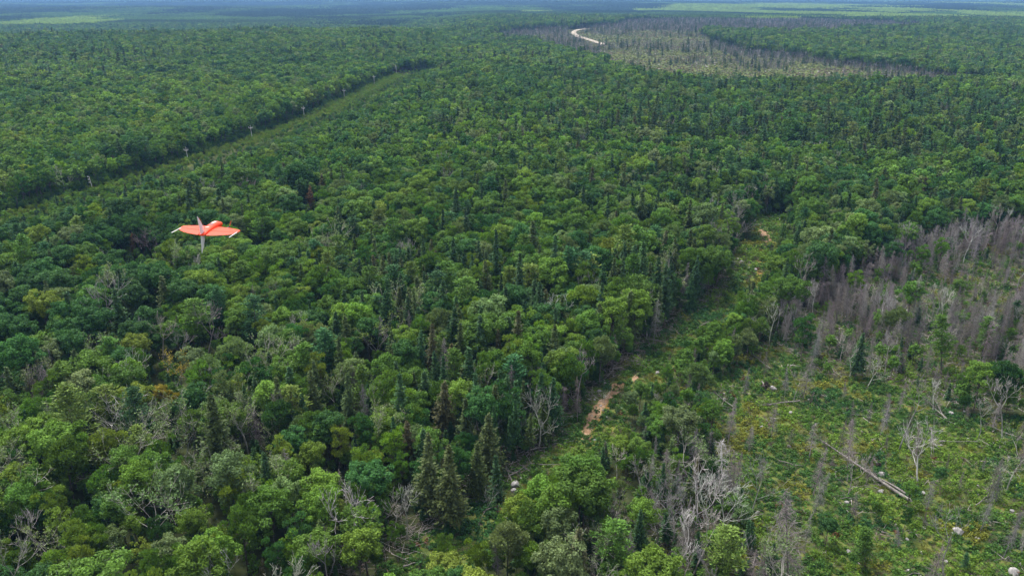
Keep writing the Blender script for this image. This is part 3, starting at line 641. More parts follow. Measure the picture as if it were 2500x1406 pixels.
# trees one can tell by sight: kind, form, base, top, colour, own label
HERO = [
 ('bare_tree', 2, (310, 1108), (296, 972), 'pale grey', 'large bare dead tree with pale many-limbed crown in the green forest'),
 ('bare_tree', 0, (300, 830), (255, 682), 'grey', 'wide leafless grey crown beside the dark round oak crowns'),
 ('bare_tree', 0, (506, 872), (502, 752), 'grey', 'tall dead tree with a fan of grey branches on one straight trunk'),
 ('bare_tree', 1, (398, 905), (388, 778), 'grey', 'slender pale-trunked dead tree with a small bare top, near the forest gap'),
 ('bare_tree', 3, (540, 868), (536, 808), 'grey', 'short leaning dead tree with branches swept to one side'),
 ('bare_tree', 1, (452, 915), (448, 815), 'grey', 'thin dead tree with small forked top between two taller snags'),
 ('thinning_tree', 0, (448, 960), (458, 855), 'golden', 'thin curved tree with a small yellowing half-bare crown'),
 ('thinning_tree', 2, (818, 1015), (818, 900), 'grey-green', 'half-bare pale tree with arching white branches and thin upper leaves'),
 ('thinning_tree', 2, (609, 1118), (600, 975), 'grey-green', 'slim grey-green tree with sparse crown on a long bare trunk'),
 ('thinning_tree', 0, (425, 1062), (412, 975), 'grey-green', 'sparse grey-green crown next to the pale dead tree'),
 ('thinning_tree', 1, (473, 1110), (470, 962), 'grey-green', 'tallest sparse grey-green crown of the trio in the forest'),
 ('bare_tree', 0, (452, 1125), (446, 1020), 'grey', 'bare grey tree standing under sparse grey-green crowns'),
 ('thinning_tree', 1, (662, 1108), (660, 1008), 'grey-green', 'broad sparse grey-green crown beside the slim long-trunked tree'),
 ('bare_tree', 2, (505, 1175), (500, 1105), 'pale grey', 'forked white dead treetop poking out of a green crown'),
 ('bare_tree', 3, (228, 1240), (222, 1178), 'pale grey', 'small white forked snag over dark undergrowth'),
 ('thinning_tree', 1, (922, 890), (922, 782), 'lime', 'yellowish half-bare tree with pale branching trunks'),
 ('dead_spruce', 0, (838, 1235), (832, 1142), 'grey', 'narrow grey dead spruce with feathery top among live spruces'),
 ('dead_spruce', 2, (856, 1420), (852, 1345), 'mauve-grey', 'narrow mauve dead spruce at the lower forest edge'),
 ('dead_spruce', 1, (640, 1440), (640, 1358), 'brownish', 'rusty brown dead spruce among green crowns'),
 ('bare_tree', 1, (1728, 1305), (1726, 1165), 'pale grey', 'tall white dead birch with upswept forks by the clearing'),
 ('bare_tree', 2, (1768, 1300), (1772, 1185), 'pale grey', 'white many-armed dead birch beside the taller white birch'),
 ('bare_tree', 3, (1632, 1440), (1662, 1262), 'pale grey', 'long leaning white dead birch with forked top'),
 ('bare_tree', 2, (1605, 1330), (1600, 1225), 'grey', 'broad dense bare crown with grey-brown fine branches'),
 ('bare_tree', 1, (1505, 1175), (1502, 1096), 'pale grey', 'small white bare tree at the front of the bright green belt'),
 ('bare_tree', 0, (1560, 1235), (1552, 1130), 'grey', 'bare grey tree below the lime green crowns'),
 ('dead_spruce', 3, (1925, 1440), (1928, 1195), 'mauve-grey', 'largest dead spruce, broad and mauve-grey, at the clearing edge'),
 ('dead_spruce', 3, (1790, 1255), (1788, 1105), 'mauve-grey', 'dead spruce with a brown shaggy top beside the clearing'),
 ('dead_spruce', 4, (1765, 1240), (1767, 1085), 'pale grey', 'gaunt grey snag with wide bare side limbs'),
 ('dead_spruce', 2, (1776, 1085), (1795, 970), 'grey', 'leaning thin grey snag at the clearing corner'),
 ('bare_tree', 0, (1835, 1250), (1838, 1130), 'grey', 'round-topped bare grey tree on the clearing edge'),
 ('bare_tree', 1, (2305, 1415), (2312, 1235), 'grey', 'pale bare tree with dead side limbs standing alone on the clearcut'),
 ('bare_tree', 1, (2072, 925), (2086, 845), 'pale grey', 'small white dead birch in front of the mauve dead wood'),
 ('bare_tree', 1, (2388, 1070), (2404, 985), 'grey', 'grey snag with pale lower trunk on the clearcut'),
 ('bare_tree', 1, (2445, 1080), (2462, 930), 'grey', 'tall brushy bare tree behind the pale-trunk snag'),
 ('thinning_tree', 2, (2458, 1198), (2475, 1050), 'grey-green', 'sparse grey-green tree with pale lower trunk on the clearcut'),
 ('dead_spruce', 4, (2280, 1105), (2279, 1040), 'pale grey', 'short broken pale trunk standing on the clearcut'),
 ('dead_spruce', 5, (2060, 975), (2060, 930), 'mauve-grey', 'small dense mauve dead spruce in the open clearcut'),
 ('dead_spruce', 5, (2320, 1350), (2322, 1305), 'brown-grey', 'short brown-grey dead spruce beside the lone pale tree'),
 ('dead_spruce', 5, (2195, 1335), (2197, 1285), 'mauve-grey', 'short mauve dead spruce behind the small green pine'),
 ('pine_tree', 2, (2112, 1385), (2112, 1285), 'mid green', 'small round green pine alone on the lower clearcut'),
 ('pine_tree', 1, (1775, 1450), (1775, 1285), 'lime', 'yellowish green pine at the lower clearing edge'),
 ('pine_tree', 1, (1490, 1430), (1505, 1270), 'mid green', 'flat-topped green pine with dead lower branches'),
 ('pine_tree', 0, (2298, 905), (2300, 765), 'mid green', 'solitary green pine surrounded by mauve dead trees'),
 ('thinning_tree', 1, (1455, 1460), (1410, 1320), 'grey-green', 'open thin-leaved tree with pale fanning stems'),
 ('dead_spruce', 1, (2150, 690), (2160, 600), 'grey', 'gaunt grey dead spruce with long level limbs at the dead wood edge'),
 ('bare_tree', 1, (1985, 770), (1980, 690), 'pale grey', 'white forked dead tree against green crowns'),
 ('dead_spruce', 1, (2065, 800), (2065, 690), 'mauve-grey', 'broad dead spruce in front of the green belt'),
 ('bare_tree', 1, (2350, 650), (2385, 550), 'pale grey', 'leaning white dead tree near the upper dead wood'),
 ('bare_tree', 1, (1878, 840), (1885, 745), 'pale grey', 'slim white dead tree by the green belt'),
 ('bare_tree', 1, (2160, 915), (2165, 820), 'pale grey', 'crooked white birch in the lower dead wood'),
 ('spruce_tree', 0, (1100, 1290), (1095, 1085), 'olive', 'tallest olive spruce standing at the forest edge by the track'),
 ('spruce_tree', 0, (1046, 1260), (1045, 1055), 'olive', 'tall olive spruce just left of the tallest one'),
 ('spruce_tree', 2, (1165, 1215), (1165, 1080), 'olive', 'broad spruce in front of the dark bare stems'),
 ('spruce_tree', 2, (1085, 1080), (1085, 930), 'brownish', 'thin-needled grey-brown spruce inside the forest'),
 ('spruce_tree', 3, (1215, 1265), (1210, 1110), 'deep green', 'lean dark spruce at the track edge'),
 ('pine_tree', 0, (640, 620), (640, 500), 'mid green', 'tall layered green pine to the right of the aircraft'),
 ('pine_tree', 0, (625, 870), (620, 720), 'blue-green', 'big blue-green pine with drooping layered plumes'),
 ('pine_tree', 0, (545, 830), (525, 700), 'blue-green', 'large pine with flat plumes left of the biggest pine'),
 ('bare_tree', 2, (372, 640), (362, 562), 'mauve-grey', 'bare grey-brown crown left of the aircraft'),
 ('dead_spruce', 1, (325, 640), (325, 566), 'rusty', 'rusty orange conifer top left of the aircraft'),
 ('spruce_tree', 2, (757, 520), (757, 452), 'rusty', 'rust-red treetop above the aircraft to the right'),
 ('broadleaf_tree', 0, (395, 1010), (392, 940), 'golden', 'small golden-leaved tree above the sparse grey-green crowns'),
 ('broadleaf_tree', 4, (440, 1020), (440, 950), 'golden', 'orange-yellow small crown beside the golden tree'),
 ('broadleaf_tree', 2, (110, 840), (110, 705), 'yellow-green', 'huge dome of an oak with yellowish top'),
 ('broadleaf_tree', 2, (30, 890), (45, 760), 'dark green', 'dark oak dome at the edge of the picture'),
 ('broadleaf_tree', 2, (235, 880), (225, 745), 'dark green', 'dark green oak crown under the wide leafless crown'),
 ('broadleaf_tree', 2, (385, 780), (380, 640), 'dark green', 'big dark dome-shaped crown between aircraft and leafless crown'),
 ('broadleaf_tree', 1, (1175, 1440), (1170, 1312), 'bright green', 'vivid bright green crown at the bottom beside the clearing track'),
 ('broadleaf_tree', 4, (1290, 1430), (1290, 1320), 'bright green', 'bright green round crown right of the vivid one'),
 ('broadleaf_tree', 3, (960, 1180), (965, 1040), 'bright green', 'upswept bright green maple in front of dark spruces'),
 ('broadleaf_tree', 3, (985, 1210), (985, 1100), 'mid green', 'upright maple with blue-green leaves below the bright maple'),
 ('broadleaf_tree', 3, (825, 1160), (822, 1030), 'yellow-green', 'tall yellow-green crown in the middle of the lower forest'),
 ('broadleaf_tree', 0, (560, 1290), (560, 1105), 'grey-green', 'wide grey-green rounded crown in the lower forest'),
 ('broadleaf_tree', 0, (430, 1290), (430, 1140), 'grey-green', 'grey-green crown with bare inner limbs next to the wide one'),
 ('broadleaf_tree', 5, (345, 1400), (350, 1310), 'yellow-green', 'yellow airy crown at the bottom of the forest'),
 ('broadleaf_tree', 0, (880, 1440), (880, 1290), 'bright green', 'leafy bright green crown in front of the spruces at the bottom'),
]
hx = []
for k, form, (bx, by), (tx, ty), cn, lb in HERO:
    x, y, h0 = (float(c) for c in ground(bx, by))
    zz = np.linspace(1, 40, 391); _, yy, _ = project(x, y, h0 + zz); ht = float(zz[np.argmin(np.abs(yy - ty))])
    qx, _, qz = project(x, y, h0 + ht); lean = (tx - float(qx)) * float(qz) / F / ht
    hx.append((KI[k], form, x, y, h0, ht / NOMH[k][form], TI[cn], lb, bx, by, tx, ty, lean))
keep = np.ones(len(near['x']), bool)
nh = near['s'] * 14
_, tpy, _ = project(near['x'], near['y'], nh)
for k, form, x, y, h0, s, ti, lb, bx, by, tx, ty, lean in hx:
    dd = np.hypot(near['x'] - x, near['y'] - y); keep &= dd > (3.4 if KINDS[k] in ('broadleaf_tree', 'pine_tree') else 2.2)
    w_ = 34 if KINDS[k] in ('bare_tree', 'thinning_tree', 'dead_spruce') else 38
    hide = (near['py'] > by) & (near['py'] < by + 170) & (np.abs(near['px'] - (bx + tx) / 2) < w_) & (tpy < by - .2 * (by - ty))
    keep &= ~(hide & (tpy < ty + .6 * (by - ty)))
    near['s'] = np.where(hide, near['s'] * .62, near['s'])
for k in ('x', 'y', 'kind', 's', 'ti', 'px', 'py', 'd'): near[k] = near[k][keep]
n0 = len(near['x'])
form = np.array([rng.integers(0, len(NOMH[KINDS[k]])) for k in near['kind']])
form = np.where((near['kind'] == 0) & (near['px'] < 520) & (near['py'] > 560) & (near['py'] < 960), np.where(form % 2 == 0, 2, 0), form)
form = np.where((near['kind'] == 3) & (form == 2), 1, form)
H_ = lambda i: np.array([h[i] for h in hx])
T = {'kind': np.concatenate([near['kind'], H_(0).astype(int)]), 'form': np.concatenate([form, H_(1).astype(int)]), 'x': np.concatenate([near['x'], H_(2).astype(float)]), 'y': np.concatenate([near['y'], H_(3).astype(float)]),
     's': np.concatenate([near['s'], H_(5).astype(float)]), 'ti': np.concatenate([near['ti'], H_(6).astype(int)]), 'hero': np.concatenate([np.full(n0, -1), np.arange(len(hx))])}
T['z'] = height(T['x'], T['y']); n = len(T['x'])
T['rot'] = rng.random(n) * 6.283
T['lean'] = np.where(T['hero'] >= 0, np.concatenate([np.zeros(n0), H_(12).astype(float)]), rng.normal(size=n) * .03 + np.where(np.isin(T['kind'], (3, 5)), rng.normal(size=n) * .07, 0))
T['tint'] = TV[T['ti']] * rng.uniform(.82, 1.2, (n, 1)) * rng.uniform(.93, 1.07, (n, 3))
T['ht'] = T['s'] * np.array([NOMH[KINDS[k]][f] for k, f in zip(T['kind'], T['form'])])
bpx, bpy_, bz = project(T['x'], T['y'], T['z']); _, tpy, _ = project(T['x'], T['y'], T['z'] + T['ht'])
T['px'], T['py'], T['tpy'] = bpx, bpy_, tpy
vis = (bpx > -25) & (bpx < 2525) & (tpy < 1385) & (tpy > 0)
size = np.where(vis, T['ht'] / bz * F, 0) + np.where(T['hero'] >= 0, 1e4, 0)
size = np.where(vis, size - np.maximum(0, (bpy_ - 1406)) * .5, size)
LIMIT = {'broadleaf_tree': 300, 'spruce_tree': 300, 'pine_tree': 150, 'bare_tree': 220, 'thinning_tree': 120, 'dead_spruce': 300}
single = np.zeros(n, bool)
for k, nm in enumerate(KINDS):
    i = np.flatnonzero((T['kind'] == k) & (size > 0)); i = i[np.argsort(-size[i])][:LIMIT[nm]]; single[i] = True
# ------------------------------------------------------------------ labels: what a tree looks like and which landmark it stands by
MARKS = [('the red-orange aircraft', 505, 570), ('the wide leafless crown', 255, 720), ('the fan-branched dead tree', 505, 800), ('the large pale dead tree', 300, 1040), ('the slim sparse tree', 605, 1020),
         ('the half-bare pale tree', 818, 960), ('the yellowish half-bare tree', 922, 835), ('the tallest olive spruce', 1098, 1180), ('the sandy track', 1450, 1020), ('the white boulder pair', 1258, 1190), ('the vivid bright green crown', 1170, 1360),
         ('the wide grey-green crown', 560, 1200), ('the yellow airy crown', 348, 1350), ('the huge oak dome', 110, 770), ('the nearest utility pole', 226, 450), ('the second utility pole', 458, 378), ('the big layered pine', 622, 800),
         ('the rust-red treetop', 757, 480), ('the upturned root plate', 1868, 940), ('the long fallen trunk', 2140, 1150), ('the lone pale snag', 2308, 1320), ('the largest dead spruce', 1926, 1320), ('the tall white birch', 1728, 1230),
         ('the flat-topped pine', 1500, 1340), ('the solitary green pine', 2299, 830), ('the front white birch', 2080, 885), ('the long-limbed dead spruce', 2155, 645), ('the grassy track end', 1850, 620), ('the boulder heap', 1760, 985),
         ('the pale-trunked tree', 2465, 1120), ('the upper track bend', 1640, 860), ('the small green pine', 2112, 1335), ('the bright green maple', 965, 1110), ('the tall yellow-green crown', 823, 1090), ('the dark dome crown', 382, 710)]
ORD = ['nearest', 'second nearest', 'third nearest', 'fourth nearest', 'fifth nearest', 'sixth nearest', 'seventh nearest', 'eighth nearest', 'ninth nearest', 'tenth nearest', 'eleventh nearest', 'twelfth nearest', 'thirteenth nearest', 'fourteenth nearest', 'fifteenth nearest', 'sixteenth nearest', 'seventeenth nearest', 'eighteenth nearest', 'nineteenth nearest', 'twentieth nearest', 'twenty-first nearest', 'twenty-second nearest', 'twenty-third nearest', 'twenty-fourth nearest', 'twenty-fifth nearest', 'twenty-sixth nearest', 'twenty-seventh nearest', 'twenty-eighth nearest', 'twenty-ninth nearest', 'thirtieth nearest', 'thirty-first nearest', 'thirty-second nearest']
WORD = {'broadleaf_tree': 'leafy tree', 'spruce_tree': 'spruce', 'pine_tree': 'pine', 'bare_tree': 'bare dead tree', 'thinning_tree': 'half-bare tree', 'dead_spruce': 'dead spruce', 'boulder': 'boulder', 'fallen_log': 'fallen log'}
def side_of(dx, dy):
    if abs(dx) > 1.3 * abs(dy): return 'right of' if dx > 0 else 'left of'
    return 'in front of' if dy > 0 else 'behind'
def make_labels(items):
    """items: (word, look, px, py) -> labels; within one look and one side of one landmark the ones are told apart by nearness to it"""
    rows = []
    for k, (word, look, x, y) in enumerate(items):
        m = min(MARKS, key=lambda q: (q[1] - x) ** 2 + ((q[2] - y) * 1.5) ** 2); dx, dy = x - m[1], y - m[2]
        rows.append(((look, word, side_of(dx, dy), m[0]), math.hypot(dx, dy), k))
    out = [None] * len(items); by = {}
    for key, dist, k in rows: by.setdefault(key, []).append((dist, k))
    for (look, word, sd_, m), v in by.items():
        v.sort()
        for r_, (dist, k) in enumerate(v):
            out[k] = f'{look} {word} {sd_} {m}' if len(v) == 1 else f'{look} {word} {sd_} {m}, {ORD[min(r_, len(ORD) - 1)]}'
    return out
def size_word(kind, s): return 'tall' if s > 1.12 else ('small' if s < .78 else 'medium')
idx = np.flatnonzero(single); lab = {}
plainv = [i for i in idx if T['hero'][i] < 0]
for i, l_ in zip(plainv, make_labels([(WORD[KINDS[T['kind'][i]]], size_word(T['kind'][i], T['s'][i]) + ' ' + TN[T['ti'][i]], T['px'][i], (T['py'][i] + T['tpy'][i]) / 2) for i in plainv])): lab[i] = l_
for i in idx:
    if T['hero'][i] >= 0: lab[i] = HERO[T['hero'][i]][5]
GROUP = {'broadleaf_tree': 'leafy trees of the mixed forest', 'spruce_tree': 'spruces of the mixed forest', 'pine_tree': 'pines of the mixed forest', 'bare_tree': 'bare dead trees', 'thinning_tree': 'half-bare trees', 'dead_spruce': 'dead spruces'}
CAT = {'broadleaf_tree': 'tree', 'spruce_tree': 'spruce', 'pine_tree': 'pine', 'bare_tree': 'dead tree', 'thinning_tree': 'tree', 'dead_spruce': 'dead spruce'}
# ------------------------------------------------------------------ the trees nearest the camera, each a thing of its own
MESH = {}
def part_mesh(kind, form, part):
    key = (kind, form, part)
    if key not in MESH:
        m_ = CROWN.get(kind, TWIG) if part == 'crown' else (TWIG if kind in ('bare_tree', 'dead_spruce', 'thinning_tree') else BARK)
        MESH[key] = qmesh(f'{kind}_{part}', PROTO[kind, 0][form][part], [m_])
    return MESH[key]
PROTO_TREE = {}
for i in idx:
    kind, fm = KINDS[T['kind'][i]], int(T['form'][i])
    if (kind, fm) not in PROTO_TREE:
        root = empty(kind); parts = [link(p_, part_mesh(kind, fm, p_), root) for p_ in PROTO[kind, 0][fm]]
        PROTO_TREE[kind, fm] = (root, parts)
    else:
        r0, p0 = PROTO_TREE[kind, fm]; root = r0.copy(); COL.objects.link(root); parts = []
        for q_ in p0: c_ = q_.copy(); COL.objects.link(c_); c_.parent = root; parts.append(c_)
    s_ = float(T['s'][i]); wide = float(rng.uniform(.88, 1.12))
    root.matrix_world = Matrix.Translation((T['x'][i], T['y'][i], T['z'][i])) @ Matrix.Rotation(math.atan(T['lean'][i]), 4, 'Y') @ Matrix.Rotation(T['rot'][i], 4, 'Z') @ Matrix.Diagonal((s_ * wide, s_ * wide, s_, 1))
    tag(root, lab[i], CAT[kind], GROUP[kind])
    tc_ = [float(c) for c in T['tint'][i]]
    for q_ in parts:
        if kind == 'thinning_tree' and not q_.name.startswith('crown'): q_['tint'] = [.34, .32, .29]
        else: q_['tint'] = tc_
# ------------------------------------------------------------------ the rest of the forest, one object for each kind
mid = species(*grid(4.6, 640, 1500), 4.6); far_ = species(*grid(6.2, 1500, 3050), 6.2)
far_['s'] *= 1.12
rest = ~single
bulk = {k: {'loc': [], 'pid': [], 's': [], 'ti': [], 'tint': []} for k in KINDS}
LODS = {k: [PROTO[k, l] for l in (0, 1, 2) if (k, l) in PROTO] for k in KINDS}
def offs(k, lod): return sum(len(PROTO[k, l]) for l in range(lod))
def put(k, x, y, z, s, tint, lod):
    b = bulk[k]; m = len(x); lod = min(lod, len(LODS[k]) - 1)
    b['loc'].append(np.stack([x, y, z], 1)); nf = len(PROTO[k, lod]); wt = np.array([.42, .10, .42, .06][:nf]) if k == 'spruce_tree' else np.ones(nf); b['pid'].append(offs(k, lod) + rng.choice(nf, m, p=wt / wt.sum())); b['s'].append(s); b['tint'].append(tint)
for ki, k in enumerate(KINDS):
    i = np.flatnonzero(rest & (T['kind'] == ki)); d_ = np.hypot(T['x'][i], T['y'][i])
    for lod, (a, b) in enumerate(((0, 420), (420, 1e5))):
        j = i[(d_ >= a) & (d_ < b)]; put(k, T['x'][j], T['y'][j], T['z'][j], T['s'][j], T['tint'][j], lod)
    for S, lo in ((mid, 900), (far_, 0)):
        j = np.flatnonzero(S['kind'] == ki); tint = TV[S['ti'][j]] * rng.uniform(.68, 1.32, (len(j), 1)) * (.8 if k in ('bare_tree', 'dead_spruce') else 1)
        dd = S['d'][j]
        for lod, sel in ((1, dd < lo), (2, dd >= lo)):
            q_ = j[sel]; put(k, S['x'][q_], S['y'][q_], height(S['x'][q_], S['y'][q_]), S['s'][q_], tint[sel], lod)
# young growth under the near canopy
ux, uy = grid(3.9, 92, 460); uz = zones(ux, uy)
ok = ~(uz['clear'] | uz['track'] | uz['line'] | uz['open']) & (rng.random(len(ux)) < np.where(uz['dead'], .25, .8)); ux, uy = ux[ok], uy[ok]
uk = rng.random(len(ux)) < .35; us = rng.uniform(.22, .50, len(ux)); uzz = height(ux, uy)
ut = np.where(uk[:, None], TV[TI['deep green']], TV[TI['mid green']]) * rng.uniform(.8, 1.3, (len(ux), 1))
put('spruce_tree', ux[uk], uy[uk], uzz[uk], us[uk], ut[uk], 1); put('broadleaf_tree', ux[~uk], uy[~uk], uzz[~uk], us[~uk], ut[~uk], 1)
# bushes along the power line
lx, ly = grid(2.6, 340, 1010); lz = zones(lx, ly); ok = lz['line'] & (rng.random(len(lx)) < .85); lx, ly = lx[ok], ly[ok]; m = len(lx)
lt = np.where(rng.random((m, 1)) < .4, TV[TI['yellow-green']], TV[TI['bright green']]) * rng.uniform(.9, 1.2, (m, 1))
put('broadleaf_tree', lx, ly, height(lx, ly) - 1.3, rng.uniform(.20, .36, m), lt, 1)
ex, ey = grid(2.8, 330, 1010); ez = zones(ex, ey); ok = (ez['ls'] <= 0) & (ez['ld'] > 2.0) & (ez['ld'] < 13) & (rng.random(len(ex)) < .75); ex, ey, ed = ex[ok], ey[ok], ez['ld'][ok]; m = len(ex)
et = np.where(rng.random((m, 1)) < .5, TV[TI['mid green']], TV[TI['dark green']]) * rng.uniform(.8, 1.15, (m, 1))
put('broadleaf_tree', ex, ey, height(ex, ey) - 1.2, rng.uniform(.24, .40, m) + .03 * (ed - 2), et, 1)
STUFFN = {'broadleaf_tree': 'broadleaf_forest', 'spruce_tree': 'spruce_forest', 'pine_tree': 'pine_forest', 'bare_tree': 'bare_wood', 'thinning_tree': 'thinning_wood', 'dead_spruce': 'dead_spruce_wood'}
# far forest: stands of trees seen kilometres away
def stand(make, nt_, size):
    q = Q(); g_ = int(math.sqrt(nt_)); st = size / g_
    for a in range(g_):
        for b in range(g_):
            p_ = make(); v, f, sh, mi = p_.arrays()
            s_ = rng.uniform(.65, 1.25); an = rng.random() * 6.28; ca, sa = math.cos(an), math.sin(an)
            vv = np.stack([v[:, 0] * ca - v[:, 1] * sa, v[:, 0] * sa + v[:, 1] * ca, v[:, 2]], 1) * s_
            vv[:, 0] += (a + .5 + rng.uniform(-.4, .4)) * st - size / 2; vv[:, 1] += (b + .5 + rng.uniform(-.4, .4)) * st - size / 2
            q.add(vv, f, np.clip(sh * .6 + rng.uniform(-.1, .5), 0, 1), 0)
    return q
def coarse(q, keep_):
    v, f, sh, mi = q.arrays(); k = rng.random(len(f)) < keep_; f = f[k]; c = v[f].mean(1, keepdims=True); vv = (v[f] - c) * 1.35 + c
    o = Q(); o.add(vv.reshape(-1, 3), np.arange(len(f) * 4).reshape(-1, 4), sh[f].reshape(-1), 0); return o
lowb = [coarse(p_['crown'], .45) for p_ in PROTO['broadleaf_tree', 2]]; lows = [coarse(p_['crown'], .5) for p_ in PROTO['spruce_tree', 2]]
PATCH = 52.0
stands_b = [stand(lambda: lowb[rng.integers(len(lowb))] if rng.random() < .72 else lows[rng.integers(len(lows))], 81, PATCH + 4) for _ in range(3)]
stands_s = [stand(lambda: lows[rng.integers(len(lows))] if rng.random() < .7 else lowb[rng.integers(len(lowb))], 121, PATCH + 4) for _ in range(3)]
def far_grid(y0, y1, s):
    x_, y_ = grid(s, y0, y1, .06); return x_[np.abs(x_) < .69 * y_], y_[np.abs(x_) < .69 * y_]
FAR = {'broadleaf_tree': [[], []], 'spruce_tree': [[], []]}
for y0, y1, s_, sc_ in ((3050, 5200, PATCH * .95, 1.0), (5200, 13500, PATCH * 1.9, 2.0)):
    fx, fy = far_grid(y0, y1, s_)
    fpx, fpy, _ = project(fx, fy, height(fx, fy) + 10)
    con = fbm(fx, fy * .5, 600, 91) + .2 * (rng.random(len(fx)) - .5) > .52
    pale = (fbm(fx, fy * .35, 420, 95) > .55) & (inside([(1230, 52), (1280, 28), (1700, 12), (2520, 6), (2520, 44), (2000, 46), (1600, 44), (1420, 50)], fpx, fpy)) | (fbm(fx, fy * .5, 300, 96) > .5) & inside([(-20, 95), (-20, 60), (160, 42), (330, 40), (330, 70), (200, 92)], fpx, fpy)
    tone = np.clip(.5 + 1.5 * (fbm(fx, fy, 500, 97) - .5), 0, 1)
    tint = np.where(pale[:, None], np.array(TINT['yellow-green']) * 1.7, np.where(con[:, None], np.array(TINT['deep green']) * .75, np.array(TINT['mid green']) * (.40 + 1.0 * tone[:, None]))) * rng.uniform(.85, 1.15, (len(fx), 1))  # pale strips: distant patches of sunlight painted into the foliage tint
    con &= ~pale; rzz = rng.integers(0, 4, len(fx)) * math.pi / 2
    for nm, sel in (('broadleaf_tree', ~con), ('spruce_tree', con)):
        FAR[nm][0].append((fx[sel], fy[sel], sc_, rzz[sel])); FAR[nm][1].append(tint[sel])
for ki, k in enumerate(KINDS):
    b = bulk[k]; protos = []
    mats_ = [CROWN.get(k, TWIG), DEADWOOD if k == 'thinning_tree' else (TWIG if k in ('bare_tree', 'dead_spruce') else BARK)]
    for L in LODS[k]: protos += [join(list(p_.values())[::-1] if k != 'thinning_tree' else [p_['crown'], p_['bare_branches'], p_['trunk']], [0, 1, 1] if k == 'thinning_tree' else [0, 1]) for p_ in L]
    loc = np.concatenate(b['loc']); pid = np.concatenate(b['pid']); s = np.concatenate(b['s']); tint = np.concatenate(b['tint']); m = len(s)
    wd_ = rng.uniform(.86, 1.15, m)
    scl = np.stack([s * wd_, s * wd_, s], 1); turn = np.stack([rng.normal(size=m) * (.07 if k in ('bare_tree', 'dead_spruce') else .03), rng.normal(size=m) * .03, rng.random(m) * 6.283], 1)
    if k in FAR:
        base = len(protos); protos += stands_b if k == 'broadleaf_tree' else stands_s
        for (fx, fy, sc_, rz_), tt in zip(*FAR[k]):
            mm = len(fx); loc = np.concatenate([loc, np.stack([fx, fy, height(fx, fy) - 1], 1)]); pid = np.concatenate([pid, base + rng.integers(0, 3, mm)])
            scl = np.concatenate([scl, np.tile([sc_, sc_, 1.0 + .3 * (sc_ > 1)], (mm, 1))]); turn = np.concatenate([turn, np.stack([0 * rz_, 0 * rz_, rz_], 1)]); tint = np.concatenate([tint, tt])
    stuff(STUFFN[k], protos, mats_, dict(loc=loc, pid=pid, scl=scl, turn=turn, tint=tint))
    print(k, 'single', int((single & (T['kind'] == ki)).sum()), 'rest', len(pid))
# ------------------------------------------------------------------ ground cover
def cover_points(s, y0, y1):
    x, y = grid(s, y0, y1, .48); z = zones(x, y); n = len(x)
    p_ = np.where(z['clear'], .92, 0) + np.where(z['track'], .8, 0) + np.where(z['open'], .9, 0) + np.where(z['dead'] & ~z['open'], .7, 0) + np.where(z['mixed'], .6, 0) + np.where(z['belt'], .4, 0)
    k = rng.random(n) < np.minimum(p_, .95); return x[k], y[k], {a: b[k] for a, b in z.items()}
GC = [shrub(.75, .75, 75, .17), shrub(.6, .55, 60, .15), shrub(1.0, 1.15, 120, .19), shrub(.5, .35, 40, .14, 1.0), tuft(.6, .6, 40, .07), twigs(.55, .9, 12, .014), twigs(.8, .5, 16, .016)]
SAND_PX = [[(1415, 1080), (1415, 1045), (1432, 1008), (1455, 980), (1488, 950), (1500, 930), (1528, 930), (1526, 958), (1496, 972), (1478, 994), (1464, 1022), (1440, 1080)], [(1538, 936), (1544, 914), (1565, 905), (1562, 925), (1548, 937)], [(1843, 568), (1866, 552), (1884, 572), (1886, 592), (1866, 596)]]
cx_, cy_, cz_ = cover_points(.95, 88, 245); c2x, c2y, c2z = cover_points(1.5, 245, 430)
x = np.concatenate([cx_, c2x]); y = np.concatenate([cy_, c2y]); z = {k: np.concatenate([cz_[k], c2z[k]]) for k in cz_}; n = len(x)
bare_ = np.zeros(n, bool)
for p_ in SAND_PX: bare_ |= inside(p_, z['px'], z['py']) & (rng.random(n) < .9) & (fbm(x, y, 2.5, 118) < .68)
kp = ~bare_; x, y = x[kp], y[kp]; z = {k: v[kp] for k, v in z.items()}; n = len(x)
pn = fbm(x, y, 16, 111); pm = fbm(x, y, 7, 112); pq = noise(x, y, 5, 113); u = rng.random(n)
pid = rng.choice([0, 0, 1, 1, 3, 3, 2], n)
dry = z['dead'] | z['mixed']
pid = np.where((u < .10 + .12 * dry), 5, np.where(u < .17 + .20 * dry, 6, pid)); pid = np.where((pq > .76) & (u > .4), 4, pid)
col = np.where((pm > .5)[:, None], np.array([.070, .150, .026]), np.array([.046, .112, .024]))
col = np.where((pn > .62)[:, None], np.array([.105, .190, .026]), col); col = np.where((fbm(x, y, 10, 114) > .70)[:, None], np.array([.150, .175, .028]), col)
col = np.where(((fbm(x, y, 3, 115) > .83) | (u > .996))[:, None], np.array([.11, .060, .03]), col); col = np.where((fbm(x, y, 12, 116) < .34)[:, None], np.array([.036, .105, .030]), col)
col = np.where((pid == 4)[:, None], np.array([.15, .17, .035]), col); col = np.where((pid >= 5)[:, None], np.array([.19, .16, .155]), col)
col = col * rng.uniform(.75, 1.4, (n, 1)) * np.array([1.02, .96, .95])
s = rng.uniform(.7, 1.35, n) * np.where(y > 245, 1.5, 1.0) * np.where(z['track'] & ~z['clear'], 1.15, 1)
stuff('undergrowth', GC, [LEAF], dict(loc=np.stack([x, y, height(x, y) - .05], 1), pid=pid, scl=np.stack([s, s, s * rng.uniform(.7, 1.2, n)], 1), turn=np.stack([0 * x, 0 * x, rng.random(n) * 6.28], 1), tint=col))
